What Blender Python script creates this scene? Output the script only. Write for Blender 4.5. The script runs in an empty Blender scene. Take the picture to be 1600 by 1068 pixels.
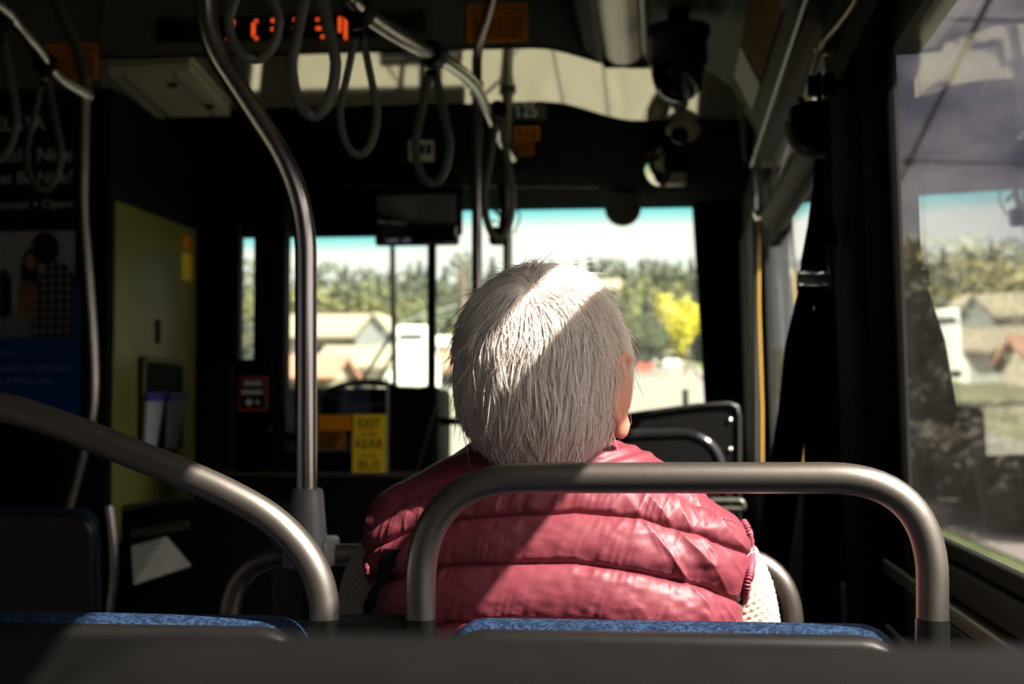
import bpy, bmesh, math, random
import numpy as np
from mathutils import Vector, Matrix, Euler

# ------------------------------------------------------------------ camera
F = 2222.2                      # focal length in pixels of the 1600 px wide frame (50 mm on 36 mm)
CAM = Vector((0.0, 0.0, 1.22))
ROT = Euler((math.radians(92.6), 0.0, math.radians(6.04)), 'XYZ').to_matrix()
scn = bpy.context.scene
COL = scn.collection
cd = bpy.data.cameras.new('camera')
cd.lens = 50.0
cd.sensor_width = 36.0
cd.clip_start = 0.05
cd.clip_end = 2000
cd.dof.use_dof = True
cd.dof.focus_distance = 1.47
cd.dof.aperture_fstop = 6.3
cam = bpy.data.objects.new('camera', cd)
cam.location = CAM
cam.rotation_euler = (math.radians(92.6), 0.0, math.radians(6.04))
COL.objects.link(cam)
scn.camera = cam

# ------------------------------------------------------------------ colour management
scn.view_settings.view_transform = 'Standard'
scn.view_settings.look = 'None'
scn.view_settings.gamma = 1.0
scn.view_settings.use_curve_mapping = False
scn.view_settings.exposure = 0.0
scn.cycles.diffuse_bounces = 16
scn.cycles.max_bounces = 20
scn.cycles.transparent_max_bounces = 16

# ------------------------------------------------------------------ sky
world = bpy.data.worlds.new('sky')
scn.world = world
world.use_nodes = True
wt = world.node_tree
wt.nodes.clear()
w_out = wt.nodes.new('ShaderNodeOutputWorld')
w_bg = wt.nodes.new('ShaderNodeBackground')
w_tc = wt.nodes.new('ShaderNodeTexCoord')
w_map = wt.nodes.new('ShaderNodeMapping')
w_map.inputs['Scale'].default_value = (2.2, 2.2, 5.0)
w_n = wt.nodes.new('ShaderNodeTexNoise')
w_n.inputs['Scale'].default_value = 3.0
w_n.inputs['Detail'].default_value = 7
w_n.inputs['Roughness'].default_value = 0.55
w_r = wt.nodes.new('ShaderNodeValToRGB')
w_r.color_ramp.elements[0].position = 0.40
w_r.color_ramp.elements[0].color = (0.11, 0.11, 0.20, 1)
w_r.color_ramp.elements[1].position = 0.62
w_r.color_ramp.elements[1].color = (0.64, 0.61, 0.63, 1)
# the sky is brighter and milkier towards the front of the bus (+Y)
w_sep = wt.nodes.new('ShaderNodeVectorMath')
w_sep.operation = 'DOT_PRODUCT'
w_sep.inputs[1].default_value = (-0.13, 0.990, 0.06)
w_mr = wt.nodes.new('ShaderNodeMapRange')
w_mr.inputs['From Min'].default_value = 0.950
w_mr.inputs['From Max'].default_value = 0.978
w_mix = wt.nodes.new('ShaderNodeMixRGB')
w_mix.inputs['Color2'].default_value = (1.30, 1.32, 1.22, 1)
L = wt.links.new
L(w_tc.outputs['Generated'], w_map.inputs['Vector'])
L(w_map.outputs['Vector'], w_n.inputs['Vector'])
L(w_n.outputs['Fac'], w_r.inputs['Fac'])
L(w_tc.outputs['Generated'], w_sep.inputs[0])
L(w_sep.outputs['Value'], w_mr.inputs['Value'])
L(w_mr.outputs['Result'], w_mix.inputs['Fac'])
L(w_r.outputs['Color'], w_mix.inputs['Color1'])
# clouds glow round the sun
w_dot = wt.nodes.new('ShaderNodeVectorMath')
w_dot.operation = 'DOT_PRODUCT'
w_dot.inputs[1].default_value = (0.589, -0.294, 0.753)
w_gl = wt.nodes.new('ShaderNodeMapRange')
w_gl.interpolation_type = 'SMOOTHSTEP'
w_gl.inputs['From Min'].default_value = 0.45
w_gl.inputs['From Max'].default_value = 0.98
w_gm = wt.nodes.new('ShaderNodeMixRGB')
w_gm.inputs['Color2'].default_value = (5.6, 5.3, 4.9, 1)
L(w_tc.outputs['Generated'], w_dot.inputs[0])
L(w_dot.outputs['Value'], w_gl.inputs['Value'])
L(w_gl.outputs['Result'], w_gm.inputs['Fac'])
L(w_mix.outputs['Color'], w_gm.inputs['Color1'])
L(w_gm.outputs['Color'], w_bg.inputs['Color'])
w_bg.inputs['Strength'].default_value = 1.0
L(w_bg.outputs['Background'], w_out.inputs['Surface'])

# ------------------------------------------------------------------ sun
SUN = Vector((1.0, -0.50, 1.28)).normalized()      # direction towards the sun
sd = bpy.data.lights.new('sun', 'SUN')
sd.energy = 31.0
sd.angle = math.radians(0.6)
sd.color = (1.0, 0.93, 0.80)
sun = bpy.data.objects.new('sun', sd)
sun.rotation_euler = SUN.to_track_quat('Z', 'Y').to_euler()
COL.objects.link(sun)

# ================================================================== helpers
rnd = random.Random(7)
nrg = np.random.default_rng(11)


def ray(px, py):
    return ROT @ Vector(((px - 800.0) / F, (534.0 - py) / F, -1.0))


def P(px, py, Y):
    """point of the plane y = Y that the photograph shows at px, py"""
    d = ray(px, py)
    return CAM + d * (Y / d.y)


def PX(px, py, X):
    d = ray(px, py)
    return CAM + d * (X / d.x)


def S(px, Y):
    return px * Y / F


class MB:
    def __init__(self):
        self.v = []
        self.f = []

    def add(self, verts, faces):
        b = len(self.v)
        self.v.extend([tuple(v) for v in verts])
        self.f.extend([tuple(i + b for i in f) for f in faces])
        return self

    def box(self, lo, hi, M=None):
        x0, y0, z0 = lo
        x1, y1, z1 = hi
        vs = [Vector(p) for p in ((x0, y0, z0), (x1, y0, z0), (x1, y1, z0), (x0, y1, z0), (x0, y0, z1), (x1, y0, z1), (x1, y1, z1), (x0, y1, z1))]
        if M is not None:
            vs = [M @ v for v in vs]
        return self.add(vs, [(0, 3, 2, 1), (4, 5, 6, 7), (0, 1, 5, 4), (1, 2, 6, 5), (2, 3, 7, 6), (3, 0, 4, 7)])

    def rbox(self, lo, hi, r=0.01, seg=3, M=None):
        """box with rounded edges"""
        bm = bmesh.new()
        bmesh.ops.create_cube(bm, size=1.0)
        s = [hi[i] - lo[i] for i in range(3)]
        c = [(hi[i] + lo[i]) / 2 for i in range(3)]
        for v in bm.verts:
            v.co = Vector((v.co.x * s[0] + c[0], v.co.y * s[1] + c[1], v.co.z * s[2] + c[2]))
        r = min(r, min(s) * 0.48)
        bmesh.ops.bevel(bm, geom=bm.edges[:], offset=r, segments=seg, profile=0.5, affect='EDGES')
        if M is not None:
            bmesh.ops.transform(bm, matrix=M, verts=bm.verts)
        bm.verts.index_update()
        self.add([v.co.copy() for v in bm.verts], [[v.index for v in f.verts] for f in bm.faces])
        bm.free()
        return self

    def tube(self, pts, r, seg=14, cap=True, flat=1.0, up=None):
        pts = [Vector(p) for p in pts]
        n = len(pts)
        rs = r if isinstance(r, (list, tuple)) else [r] * n
        T = []
        for i in range(n):
            a = pts[max(i - 1, 0)]
            b = pts[min(i + 1, n - 1)]
            T.append((b - a).normalized())
        ref = Vector(up) if up is not None else (Vector((0, 0, 1)) if abs(T[0].z) < 0.9 else Vector((0, 1, 0)))
        N = (ref - T[0] * ref.dot(T[0])).normalized()
        vs = []
        for i in range(n):
            N = (N - T[i] * N.dot(T[i])).normalized()
            B = T[i].cross(N)
            for k in range(seg):
                a = 2 * math.pi * k / seg
                vs.append(pts[i] + (N * math.cos(a) + B * math.sin(a) * flat) * rs[i])
        fs = []
        for i in range(n - 1):
            for k in range(seg):
                k2 = (k + 1) % seg
                fs.append((i * seg + k, i * seg + k2, (i + 1) * seg + k2, (i + 1) * seg + k))
        if cap:
            fs.append(tuple(reversed(range(seg))))
            fs.append(tuple(range((n - 1) * seg, n * seg)))
        return self.add(vs, fs)

    def prism(self, poly, h0, h1, frame):
        """poly: 2D points; frame(u, v, h) -> world"""
        n = len(poly)
        vs = [frame(u, v, h0) for u, v in poly] + [frame(u, v, h1) for u, v in poly]
        fs = [tuple(reversed(range(n))), tuple(range(n, 2 * n))]
        for i in range(n):
            j = (i + 1) % n
            fs.append((i, j, n + j, n + i))
        return self.add(vs, fs)

    def lathe(self, prof, c, axis=(0, 0, 1), seg=28):
        """prof: (radius, height) pairs along axis"""
        A = Vector(axis).normalized()
        U = A.orthogonal().normalized()
        V = A.cross(U)
        c = Vector(c)
        vs, fs = [], []
        n = len(prof)
        for r, h in prof:
            for k in range(seg):
                a = 2 * math.pi * k / seg
                vs.append(c + A * h + (U * math.cos(a) + V * math.sin(a)) * max(r, 1e-5))
        for i in range(n - 1):
            for k in range(seg):
                k2 = (k + 1) % seg
                fs.append((i * seg + k, i * seg + k2, (i + 1) * seg + k2, (i + 1) * seg + k))
        fs.append(tuple(reversed(range(seg))))
        fs.append(tuple(range((n - 1) * seg, n * seg)))
        return self.add(vs, fs)

    def ell(self, c, r, nu=24, nv=14, M=None):
        c = Vector(c)
        vs, fs = [], []
        vs.append(Vector((0, 0, 1)))
        for i in range(1, nv):
            t = math.pi * i / nv
            for k in range(nu):
                a = 2 * math.pi * k / nu
                vs.append(Vector((math.sin(t) * math.cos(a), math.sin(t) * math.sin(a), math.cos(t))))
        vs.append(Vector((0, 0, -1)))
        out = []
        for v in vs:
            q = Vector((v.x * r[0], v.y * r[1], v.z * r[2]))
            if M is not None:
                q = M @ q
            out.append(q + c)
        for k in range(nu):
            fs.append((0, 1 + k, 1 + (k + 1) % nu))
        for i in range(nv - 2):
            for k in range(nu):
                a = 1 + i * nu + k
                b = 1 + i * nu + (k + 1) % nu
                fs.append((a, a + nu, b + nu, b))
        e = len(vs) - 1
        o = 1 + (nv - 2) * nu
        for k in range(nu):
            fs.append((o + k, e, o + (k + 1) % nu))
        return self.add(out, fs)

    def build(self, name, mat, parent=None, smooth=False, sharp=None):
        me = bpy.data.meshes.new(name)
        o = bpy.data.objects.new(name, me)
        off = origin_of(parent) if parent is not None else Vector((0, 0, 0))
        me.from_pydata([(v[0] - off.x, v[1] - off.y, v[2] - off.z) for v in self.v], [], self.f)
        me.validate()
        if mat is not None:
            me.materials.append(mat)
        if smooth:
            me.polygons.foreach_set('use_smooth', [True] * len(me.polygons))
            me.set_sharp_from_angle(angle=math.radians(sharp or 50))
        me.update()
        COL.objects.link(o)
        if parent is not None:
            o.parent = parent
        return o


def origin_of(o):
    p = Vector((0, 0, 0))
    while o is not None:
        p += o.location
        o = o.parent
    return p


def raw_mesh(name, verts, faces, mat, parent=None, smooth=True):
    """big numpy mesh of quads or triangles"""
    me = bpy.data.meshes.new(name)
    verts = np.asarray(verts, dtype=np.float32)
    faces = np.asarray(faces, dtype=np.int32)
    off = origin_of(parent) if parent is not None else Vector((0, 0, 0))
    verts = verts - np.array([off.x, off.y, off.z], dtype=np.float32)
    nf, k = faces.shape
    me.vertices.add(len(verts))
    me.vertices.foreach_set('co', verts.ravel())
    me.loops.add(nf * k)
    me.loops.foreach_set('vertex_index', faces.ravel())
    me.polygons.add(nf)
    me.polygons.foreach_set('loop_start', np.arange(0, nf * k, k, dtype=np.int32))
    me.polygons.foreach_set('loop_total', np.full(nf, k, dtype=np.int32))
    if smooth:
        me.polygons.foreach_set('use_smooth', np.ones(nf, dtype=bool))
    me.update(calc_edges=True)
    me.validate()
    if mat is not None:
        me.materials.append(mat)
    o = bpy.data.objects.new(name, me)
    COL.objects.link(o)
    if parent is not None:
        o.parent = parent
    return o


def tag(o, label=None, cat=None, group=None, kind=None):
    if label:
        o['label'] = label
    if cat:
        o['category'] = cat
    if group:
        o['group'] = group
    if kind:
        o['kind'] = kind
    return o


def thing(name, loc, label, cat, group=None):
    o = bpy.data.objects.new(name, None)
    o.location = loc
    o.empty_display_size = 0.05
    COL.objects.link(o)
    return tag(o, label, cat, group)


def struct(o):
    o['kind'] = 'structure'
    return o


def sroot(name, loc=(0, 0, 0)):
    o = bpy.data.objects.new(name, None)
    o.location = loc
    COL.objects.link(o)
    o['kind'] = 'structure'
    return o


def bez(pts, n=10):
    """Catmull-Rom through the points"""
    pts = [Vector(p) for p in pts]
    q = [pts[0] * 2 - pts[1]] + pts + [pts[-1] * 2 - pts[-2]]
    out = []
    for i in range(1, len(q) - 2):
        p0, p1, p2, p3 = q[i - 1], q[i], q[i + 1], q[i + 2]
        for k in range(n):
            t = k / n
            out.append(0.5 * ((2 * p1) + (p2 - p0) * t + (2 * p0 - 5 * p1 + 4 * p2 - p3) * t * t + (3 * p1 - p0 - 3 * p2 + p3) * t ** 3))
    out.append(pts[-1])
    return out


def fillet(pts, rad, n=8):
    """polyline with rounded corners"""
    pts = [Vector(p) for p in pts]
    rads = rad if isinstance(rad, (list, tuple)) else [rad] * len(pts)
    out = [pts[0]]
    for i in range(1, len(pts) - 1):
        a, b, c = pts[i - 1], pts[i], pts[i + 1]
        d1 = (a - b)
        d2 = (c - b)
        r = min(rads[i], d1.length * 0.49, d2.length * 0.49)
        s = b + d1.normalized() * r
        e = b + d2.normalized() * r
        for k in range(n + 1):
            t = k / n
            out.append(s * (1 - t) ** 2 + b * 2 * t * (1 - t) + e * t * t)
    out.append(pts[-1])
    return out


def lettering(name, s, size, M, mat, parent, align='LEFT', ext=0.0006, sx=1.0):
    cu = bpy.data.curves.new(name, 'FONT')
    cu.body = s
    cu.size = size
    cu.align_x = align
    cu.extrude = ext
    o = bpy.data.objects.new(name + '_tmp', cu)
    COL.objects.link(o)
    dg = bpy.context.evaluated_depsgraph_get()
    me = bpy.data.meshes.new_from_object(o.evaluated_get(dg))
    bpy.data.objects.remove(o)
    bpy.data.curves.remove(cu)
    M2 = M @ Matrix.Diagonal((sx, 1, 1, 1))
    me.transform(M2)
    off = origin_of(parent)
    me.transform(Matrix.Translation(-off))
    me.materials.clear()
    me.materials.append(mat)
    ob = bpy.data.objects.new(name, me)
    COL.objects.link(ob)
    ob.parent = parent
    return ob


def face_rear(loc, tilt=0.0):
    """matrix for flat things facing the rear of the bus (-Y): x right, y up"""
    return Matrix.Translation(Vector(loc)) @ Matrix.Rotation(math.radians(90) + tilt, 4, 'X')


# value noise for sculpting
def vnoise(x, y, seed=0):
    x = np.asarray(x, float)
    y = np.asarray(y, float)
    xi = np.floor(x).astype(np.int64)
    yi = np.floor(y).astype(np.int64)
    xf = x - xi
    yf = y - yi
    u = xf * xf * (3 - 2 * xf)
    v = yf * yf * (3 - 2 * yf)

    def h(a, b):
        k = (a * 374761393 + b * 668265263 + seed * 1442695041) & 0xFFFFFFFF
        k = ((k ^ (k >> 13)) * 1274126177) & 0xFFFFFFFF
        k = k ^ (k >> 16)
        return (k & 0xFFFF) / 65535.0
    return (h(xi, yi) * (1 - u) + h(xi + 1, yi) * u) * (1 - v) + (h(xi, yi + 1) * (1 - u) + h(xi + 1, yi + 1) * u) * v


# ================================================================== materials
MATS = {}


def mat(name, col, rough=0.5, metal=0.0, var=0.12, scale=20.0, bump=0.0, bscale=None, coat=0.0, emit=None, estr=0.0,
        stretch=(1, 1, 1), sss=0.0, sssr=(1, .3, .15), spec=0.5, sheen=0.0, trans=0.0, ior=1.5):
    m = bpy.data.materials.new(name)
    m.use_nodes = True
    t = m.node_tree
    b = t.nodes['Principled BSDF']
    tc = t.nodes.new('ShaderNodeTexCoord')
    mp = t.nodes.new('ShaderNodeMapping')
    mp.inputs['Scale'].default_value = stretch
    t.links.new(tc.outputs['Object'], mp.inputs['Vector'])
    n = t.nodes.new('ShaderNodeTexNoise')
    n.inputs['Scale'].default_value = scale
    n.inputs['Detail'].default_value = 5
    t.links.new(mp.outputs['Vector'], n.inputs['Vector'])
    r = t.nodes.new('ShaderNodeValToRGB')
    r.color_ramp.elements[0].position = 0.3
    r.color_ramp.elements[1].position = 0.7
    r.color_ramp.elements[0].color = tuple(max(0, c * (1 - var)) for c in col) + (1,)
    r.color_ramp.elements[1].color = tuple(min(1, c * (1 + var)) for c in col) + (1,)
    t.links.new(n.outputs['Fac'], r.inputs['Fac'])
    t.links.new(r.outputs['Color'], b.inputs['Base Color'])
    b.inputs['Roughness'].default_value = rough
    b.inputs['Metallic'].default_value = metal
    b.inputs['Coat Weight'].default_value = coat
    b.inputs['Coat Roughness'].default_value = 0.08
    b.inputs['Specular IOR Level'].default_value = spec
    b.inputs['IOR'].default_value = ior
    if trans:
        b.inputs['Transmission Weight'].default_value = trans
    if sheen:
        b.inputs['Sheen Weight'].default_value = sheen
    if sss:
        b.inputs['Subsurface Weight'].default_value = sss
        b.inputs['Subsurface Radius'].default_value = sssr
        b.inputs['Subsurface Scale'].default_value = 0.012
    if emit:
        b.inputs['Emission Color'].default_value = tuple(emit) + (1,)
        b.inputs['Emission Strength'].default_value = estr
    if bump:
        n2 = t.nodes.new('ShaderNodeTexNoise')
        n2.inputs['Scale'].default_value = bscale or scale * 6
        n2.inputs['Detail'].default_value = 3
        t.links.new(mp.outputs['Vector'], n2.inputs['Vector'])
        bp = t.nodes.new('ShaderNodeBump')
        bp.inputs['Strength'].default_value = bump
        bp.inputs['Distance'].default_value = 0.002
        t.links.new(n2.outputs['Fac'], bp.inputs['Height'])
        t.links.new(bp.outputs['Normal'], b.inputs['Normal'])
    MATS[name] = m
    return m


def glass(name, tint, veil=0.0, band=None, f0=0.045):
    """clear pane: tinted see-through, mirror reflection that grows towards grazing, a haze-like dust"""
    m = bpy.data.materials.new(name)
    m.use_nodes = True
    t = m.node_tree
    t.nodes.clear()
    out = t.nodes.new('ShaderNodeOutputMaterial')
    tr = t.nodes.new('ShaderNodeBsdfTransparent')
    gl = t.nodes.new('ShaderNodeBsdfGlossy')
    gl.inputs['Roughness'].default_value = 0.0
    gl.inputs['Color'].default_value = (0.95, 0.95, 0.95, 1)
    lw = t.nodes.new('ShaderNodeLayerWeight')
    lw.inputs['Blend'].default_value = 0.5
    pw = t.nodes.new('ShaderNodeMath')
    pw.operation = 'POWER'
    pw.inputs[1].default_value = 5.0
    ma = t.nodes.new('ShaderNodeMath')
    ma.operation = 'MULTIPLY_ADD'
    ma.inputs[1].default_value = 1 - f0
    ma.inputs[2].default_value = f0
    t.links.new(lw.outputs['Facing'], pw.inputs[0])
    t.links.new(pw.outputs[0], ma.inputs[0])
    mx = t.nodes.new('ShaderNodeMixShader')
    t.links.new(ma.outputs[0], mx.inputs[0])
    tr.inputs['Color'].default_value = tuple(tint) + (1,)
    if band is not None:
        z0, z1, bc = band
        tc = t.nodes.new('ShaderNodeTexCoord')
        sp = t.nodes.new('ShaderNodeSeparateXYZ')
        t.links.new(tc.outputs['Object'], sp.inputs['Vector'])
        mr = t.nodes.new('ShaderNodeMapRange')
        mr.inputs['From Min'].default_value = z0
        mr.inputs['From Max'].default_value = z1
        t.links.new(sp.outputs['Z'], mr.inputs['Value'])
        mc = t.nodes.new('ShaderNodeMixRGB')
        mc.inputs['Color1'].default_value = tuple(tint) + (1,)
        mc.inputs['Color2'].default_value = tuple(bc) + (1,)
        t.links.new(mr.outputs['Result'], mc.inputs['Fac'])
        t.links.new(mc.outputs['Color'], tr.inputs['Color'])
    base = tr.outputs['BSDF']
    if veil:
        tl = t.nodes.new('ShaderNodeBsdfTranslucent')
        tl.inputs['Color'].default_value = (0.95, 0.92, 0.82, 1)
        ns = t.nodes.new('ShaderNodeTexNoise')
        ns.inputs['Scale'].default_value = 9
        ns.inputs['Detail'].default_value = 6
        mm = t.nodes.new('ShaderNodeMath')
        mm.operation = 'MULTIPLY'
        mm.inputs[1].default_value = veil * 2
        t.links.new(ns.outputs['Fac'], mm.inputs[0])
        md = t.nodes.new('ShaderNodeMixShader')
        t.links.new(mm.outputs[0], md.inputs[0])
        t.links.new(tr.outputs['BSDF'], md.inputs[1])
        t.links.new(tl.outputs['BSDF'], md.inputs[2])
        base = md.outputs['Shader']
    t.links.new(base, mx.inputs[1])
    t.links.new(gl.outputs['BSDF'], mx.inputs[2])
    t.links.new(mx.outputs['Shader'], out.inputs['Surface'])
    MATS[name] = m
    return m


M_bar = mat('satin taupe metal', (0.20, 0.184, 0.16), 0.38, 0.9, 0.05, 60, 0.10, 900)
M_steel = mat('brushed stainless', (0.36, 0.335, 0.315), 0.24, 1.0, 0.08, 40, 0.03, 300, stretch=(1, 1, 0.05))
M_steel_old = mat('dull stainless', (0.42, 0.40, 0.33), 0.34, 1.0, 0.1, 40)
M_alu = mat('anodised aluminium', (0.12, 0.12, 0.095), 0.4, 0.7, 0.08, 30)
M_cast = mat('grey cast plastic', (0.16, 0.16, 0.15), 0.42, 0.0, 0.08, 40, 0.05)
M_black = mat('black plastic', (0.005, 0.005, 0.0045), 0.6, 0.0, 0.2, 30, 0.05, 400, spec=0.10)
M_matte = mat('matt black lining', (0.0022, 0.0022, 0.0020), 0.9, 0.0, 0.2, 20, spec=0.02)
M_blackgloss = mat('glossy black enamel', (0.010, 0.010, 0.011), 0.14, 0.0, 0.2, 30)
M_rubber = mat('black rubber', (0.005, 0.005, 0.005), 0.7, 0.0, 0.2, 40, spec=0.08)
M_shell = mat('charcoal seat plastic', (0.006, 0.006, 0.0055), 0.38, 0.0, 0.1, 60, 0.12, 1200)
M_shell2 = mat('grey seat plastic', (0.030, 0.030, 0.027), 0.42, 0.0, 0.1, 60, 0.12, 1200)
M_shell_lit = mat('lightened charcoal seat plastic', (0.085, 0.083, 0.074), 0.5, 0.0, 0.1, 60, 0.1, 1200)  # charcoal shell lightened in colour in place of light falling on it
M_wall = mat('dark wall laminate', (0.006, 0.006, 0.005), 0.7, 0.0, 0.1, 12, spec=0.08)
M_bounce = mat('light grey bounce laminate', (0.46, 0.45, 0.42), 0.5, 0.0, 0.06, 6)
M_wallgrey = mat('grey wall laminate', (0.10, 0.10, 0.085), 0.5, 0.0, 0.1, 12)
M_ceil = mat('olive grey ceiling laminate', (0.10, 0.10, 0.082), 0.45, 0.0, 0.06, 6)
M_cove = mat('dark olive cove laminate', (0.030, 0.030, 0.018), 0.65, 0.0, 0.25, 5, spec=0.15)
M_soffit = mat('glossy cream laminate', (0.52, 0.49, 0.36), 0.06, 0.72, 0.03, 3)
M_cream = mat('cream light lens', (0.70, 0.67, 0.50), 0.35, 0.0, 0.05, 8)
M_hatch = mat('pale hatch panel', (0.45, 0.43, 0.32), 0.5, 0.0, 0.06, 8)
M_floor = mat('dark speckled vinyl', (0.035, 0.035, 0.04), 0.5, 0.0, 0.5, 160)
M_olive = mat('olive cabinet paint', (0.21, 0.21, 0.055), 0.4, 0.0, 0.08, 10)
M_orange = mat('orange sticker', (0.62, 0.22, 0.008), 0.85, 0.0, 0.06, 20, spec=0.05)
M_yellow = mat('yellow sticker', (0.90, 0.60, 0.02), 0.4, 0.0, 0.05, 20)
M_ink = mat('black ink', (0.008, 0.007, 0.005), 0.85, spec=0.05)
M_white = mat('white print', (0.75, 0.75, 0.72), 0.5, 0.0, 0.04)
M_greyprint = mat('grey print', (0.50, 0.50, 0.46), 0.5, 0.0, 0.04)
M_posterblack = mat('poster black', (0.008, 0.008, 0.008), 0.35)
M_posterblue = mat('poster blue', (0.006, 0.045, 0.18), 0.35, 0.0, 0.1, 4)
M_postergrey = mat('poster photo grey', (0.30, 0.30, 0.31), 0.5, 0.0, 0.1, 4, spec=0.1)
M_posterskin = mat('poster skin', (0.35, 0.16, 0.09), 0.4)
M_posterhair = mat('poster dark hair', (0.010, 0.008, 0.007), 0.4)
M_led = mat('lit amber red diode', (0.9, 0.1, 0.02), 0.5, emit=(1.0, 0.10, 0.015), estr=1.1)
M_purple = mat('purple print', (0.10, 0.05, 0.42), 0.4)
M_paper = mat('brochure paper', (0.62, 0.62, 0.66), 0.5, 0.0, 0.06)
M_red = mat('red print', (0.40, 0.05, 0.03), 0.5)
M_cord = mat('yellow pull cord', (0.34, 0.22, 0.03), 0.42, 0.0, 0.1, 90)
M_belt = mat('black belt webbing', (0.006, 0.006, 0.006), 0.8, 0.0, 0.3, 200, 0.25, 600, spec=0.08)
M_strap = mat('grey hanging strap', (0.060, 0.060, 0.052), 0.5, 0.0, 0.1, 60)
M_chrome = mat('chrome', (0.75, 0.75, 0.74), 0.12, 1.0, 0.03)
M_mirror = mat('mirror glass', (0.72, 0.72, 0.72), 0.03, 1.0, 0.02)
M_convex = mat('convex mirror glass', (0.9, 0.88, 0.85), 0.05, 1.0, 0.02)
M_smoke = mat('smoked dome', (0.006, 0.006, 0.006), 0.12, 0.0, 0.1, spec=0.15)
M_camwhite = mat('beige camera shell', (0.42, 0.38, 0.26), 0.4, 0.0, 0.05)
M_belly = mat('yellow advertising card', (0.20, 0.12, 0.02), 0.85, 0.0, 0.2, 9, spec=0.05)

G_wind = glass('windshield glass', (0.97, 1.0, 0.96), veil=0.035, band=(2.015, 2.10, (0.42, 0.84, 0.86)))  # translucent veil on the glass stands in for haze over the view
G_wind2 = glass('windshield glass driver side', (0.97, 1.0, 0.96), veil=0.035, band=(1.915, 1.99, (0.42, 0.84, 0.86)))
G_side = glass('tinted side glass', (0.80, 0.785, 0.80), veil=0.004)
G_shield = glass('driver shield acrylic', (0.72, 0.73, 0.70), veil=0.004)


def fabric_blue():
    m = mat('blue patterned seat moquette', (0.02, 0.06, 0.16), 0.75, 0.0, 0.6, 130, 0.5, 700, spec=0.1)
    t = m.node_tree
    r = [n for n in t.nodes if n.type == 'VALTORGB'][0]
    r.color_ramp.elements[0].color = (0.004, 0.010, 0.026, 1)
    r.color_ramp.elements[0].position = 0.42
    r.color_ramp.elements[1].color = (0.018, 0.042, 0.088, 1)
    r.color_ramp.elements[1].position = 0.62
    n = [n for n in t.nodes if n.type == 'TEX_NOISE'][0]
    n.inputs['Distortion'].default_value = 1.5
    return m


M_blue = fabric_blue()

# ================================================================== bus shell (the setting)
XW, ZW = 0.36, 1.22
MR = Matrix.Translation((XW, 0, ZW)) @ Matrix.Rotation(-math.radians(1.4), 4, 'Y')   # right wall leans in a little
WZ0, WZ1 = -0.175, 0.538        # lower panes (relative to eye height)
UZ0, UZ1 = 0.662, 0.800         # upper vent panes
W1Y = (0.35, 2.21)
VB = 1.19                      # unseen vent shaped taller behind here to light the left bar
W2Y = (3.02, 4.85)
WT = 0.012
WL = 0.046                      # lintels thickened outward to trim the sun bands inside

wr = MB()
W0Y = (-2.6, 0.18)  # unseen rear window, opened to let in sun that bounces forward
ys = [(-3.0, W0Y[0]), (W0Y[1], W1Y[0]), (W1Y[1], W2Y[0]), (W2Y[1], 6.35)]
for a, b in ys:
    wr.box((0, a, -1.7), (WT, b, 1.45), MR)
for a, b in (W0Y, W1Y, W2Y):
    wr.box((0, a, -1.7), (WT, b, WZ0), MR)
    wr.box((0, a, WZ1), (WL, b, UZ0), MR)
    if a < VB < b:
        wr.box((0, VB, UZ1), (WL, b, 1.45), MR)
        wr.box((0, VB - .06, UZ0), (WL, VB, 1.45), MR)
        wr.box((0, a, 1.03), (WL, VB - .06, 1.45), MR)
    else:
        wr.box((0, a, UZ1), (WL, b, 1.45), MR)
struct(wr.build('wall_right', M_wall))

# ledge strips under the near window
tr = sroot('trim_1')
for (z0, z1, x0, m, nm) in ((-0.235, -0.195, -0.012, M_black, 'ledge_strip'), (-0.262, -0.238, -0.022, M_alu, 'metal_strip'),
                            (-0.335, -0.268, -0.014, M_black, 'ledge_strip'), (-0.352, -0.340, -0.022, M_shell2, 'metal_strip'),
                            (-0.42, -0.36, -0.016, M_black, 'ledge_strip'), (-0.436, -0.426, -0.02, M_shell2, 'metal_strip')):
    MB().rbox((x0, W1Y[0] - .05, z0), (0.004, W1Y[1] + .1, z1), 0.005, 2, MR).build(nm, m, tr, True)

for idx, (a, b) in enumerate((W1Y, W2Y, W0Y)):
    w = sroot('window_%d' % (idx + 1 if idx < 2 else 7))
    fr = MB()
    for (za, zb) in ((WZ0, WZ1),):
        fr.rbox((-0.004, a - .03, za - .02), (0.005, b + .03, za + .002), 0.004, 2, MR)
        fr.rbox((-0.004, a - .03, zb - .002), (0.005, b + .03, zb + .03), 0.004, 2, MR)
        fr.rbox((-0.004, a - .03, za), (0.005, a + .002, zb), 0.004, 2, MR)
        fr.rbox((-0.004, b - .002, za), (0.005, b + .03, zb), 0.004, 2, MR)
    fr.build('frame', M_rubber, w, True)
    MB().box((0.006, a - .004, WZ0 - .004), (0.011, b + .004, WZ1 + .004), MR).build('pane', G_side, w)
    MB().box((0.006, a - .004, UZ0 - .004), (0.011, b + .004, (UZ1 if idx else 1.03) + .004), MR).build('vent_pane', G_side, w)
    jb = MB()
    jb.box((0.0, b - .0025, WZ0), (0.0055, b + .004, WZ1), MR)
    jb.build('jamb', M_shell2, w)
    if idx == 1:
        MB().rbox((-0.02, a - 0.025, -0.35), (0.0, a - 0.012, 0.62), 0.004, 2, MR).build('jamb_strip', M_steel_old, w, True)
        MB().rbox((-0.02, a - 0.085, -0.35), (0.0, a - 0.060, 0.62), 0.004, 2, MR).build('jamb_strip', M_shell2, w, True)

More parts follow.
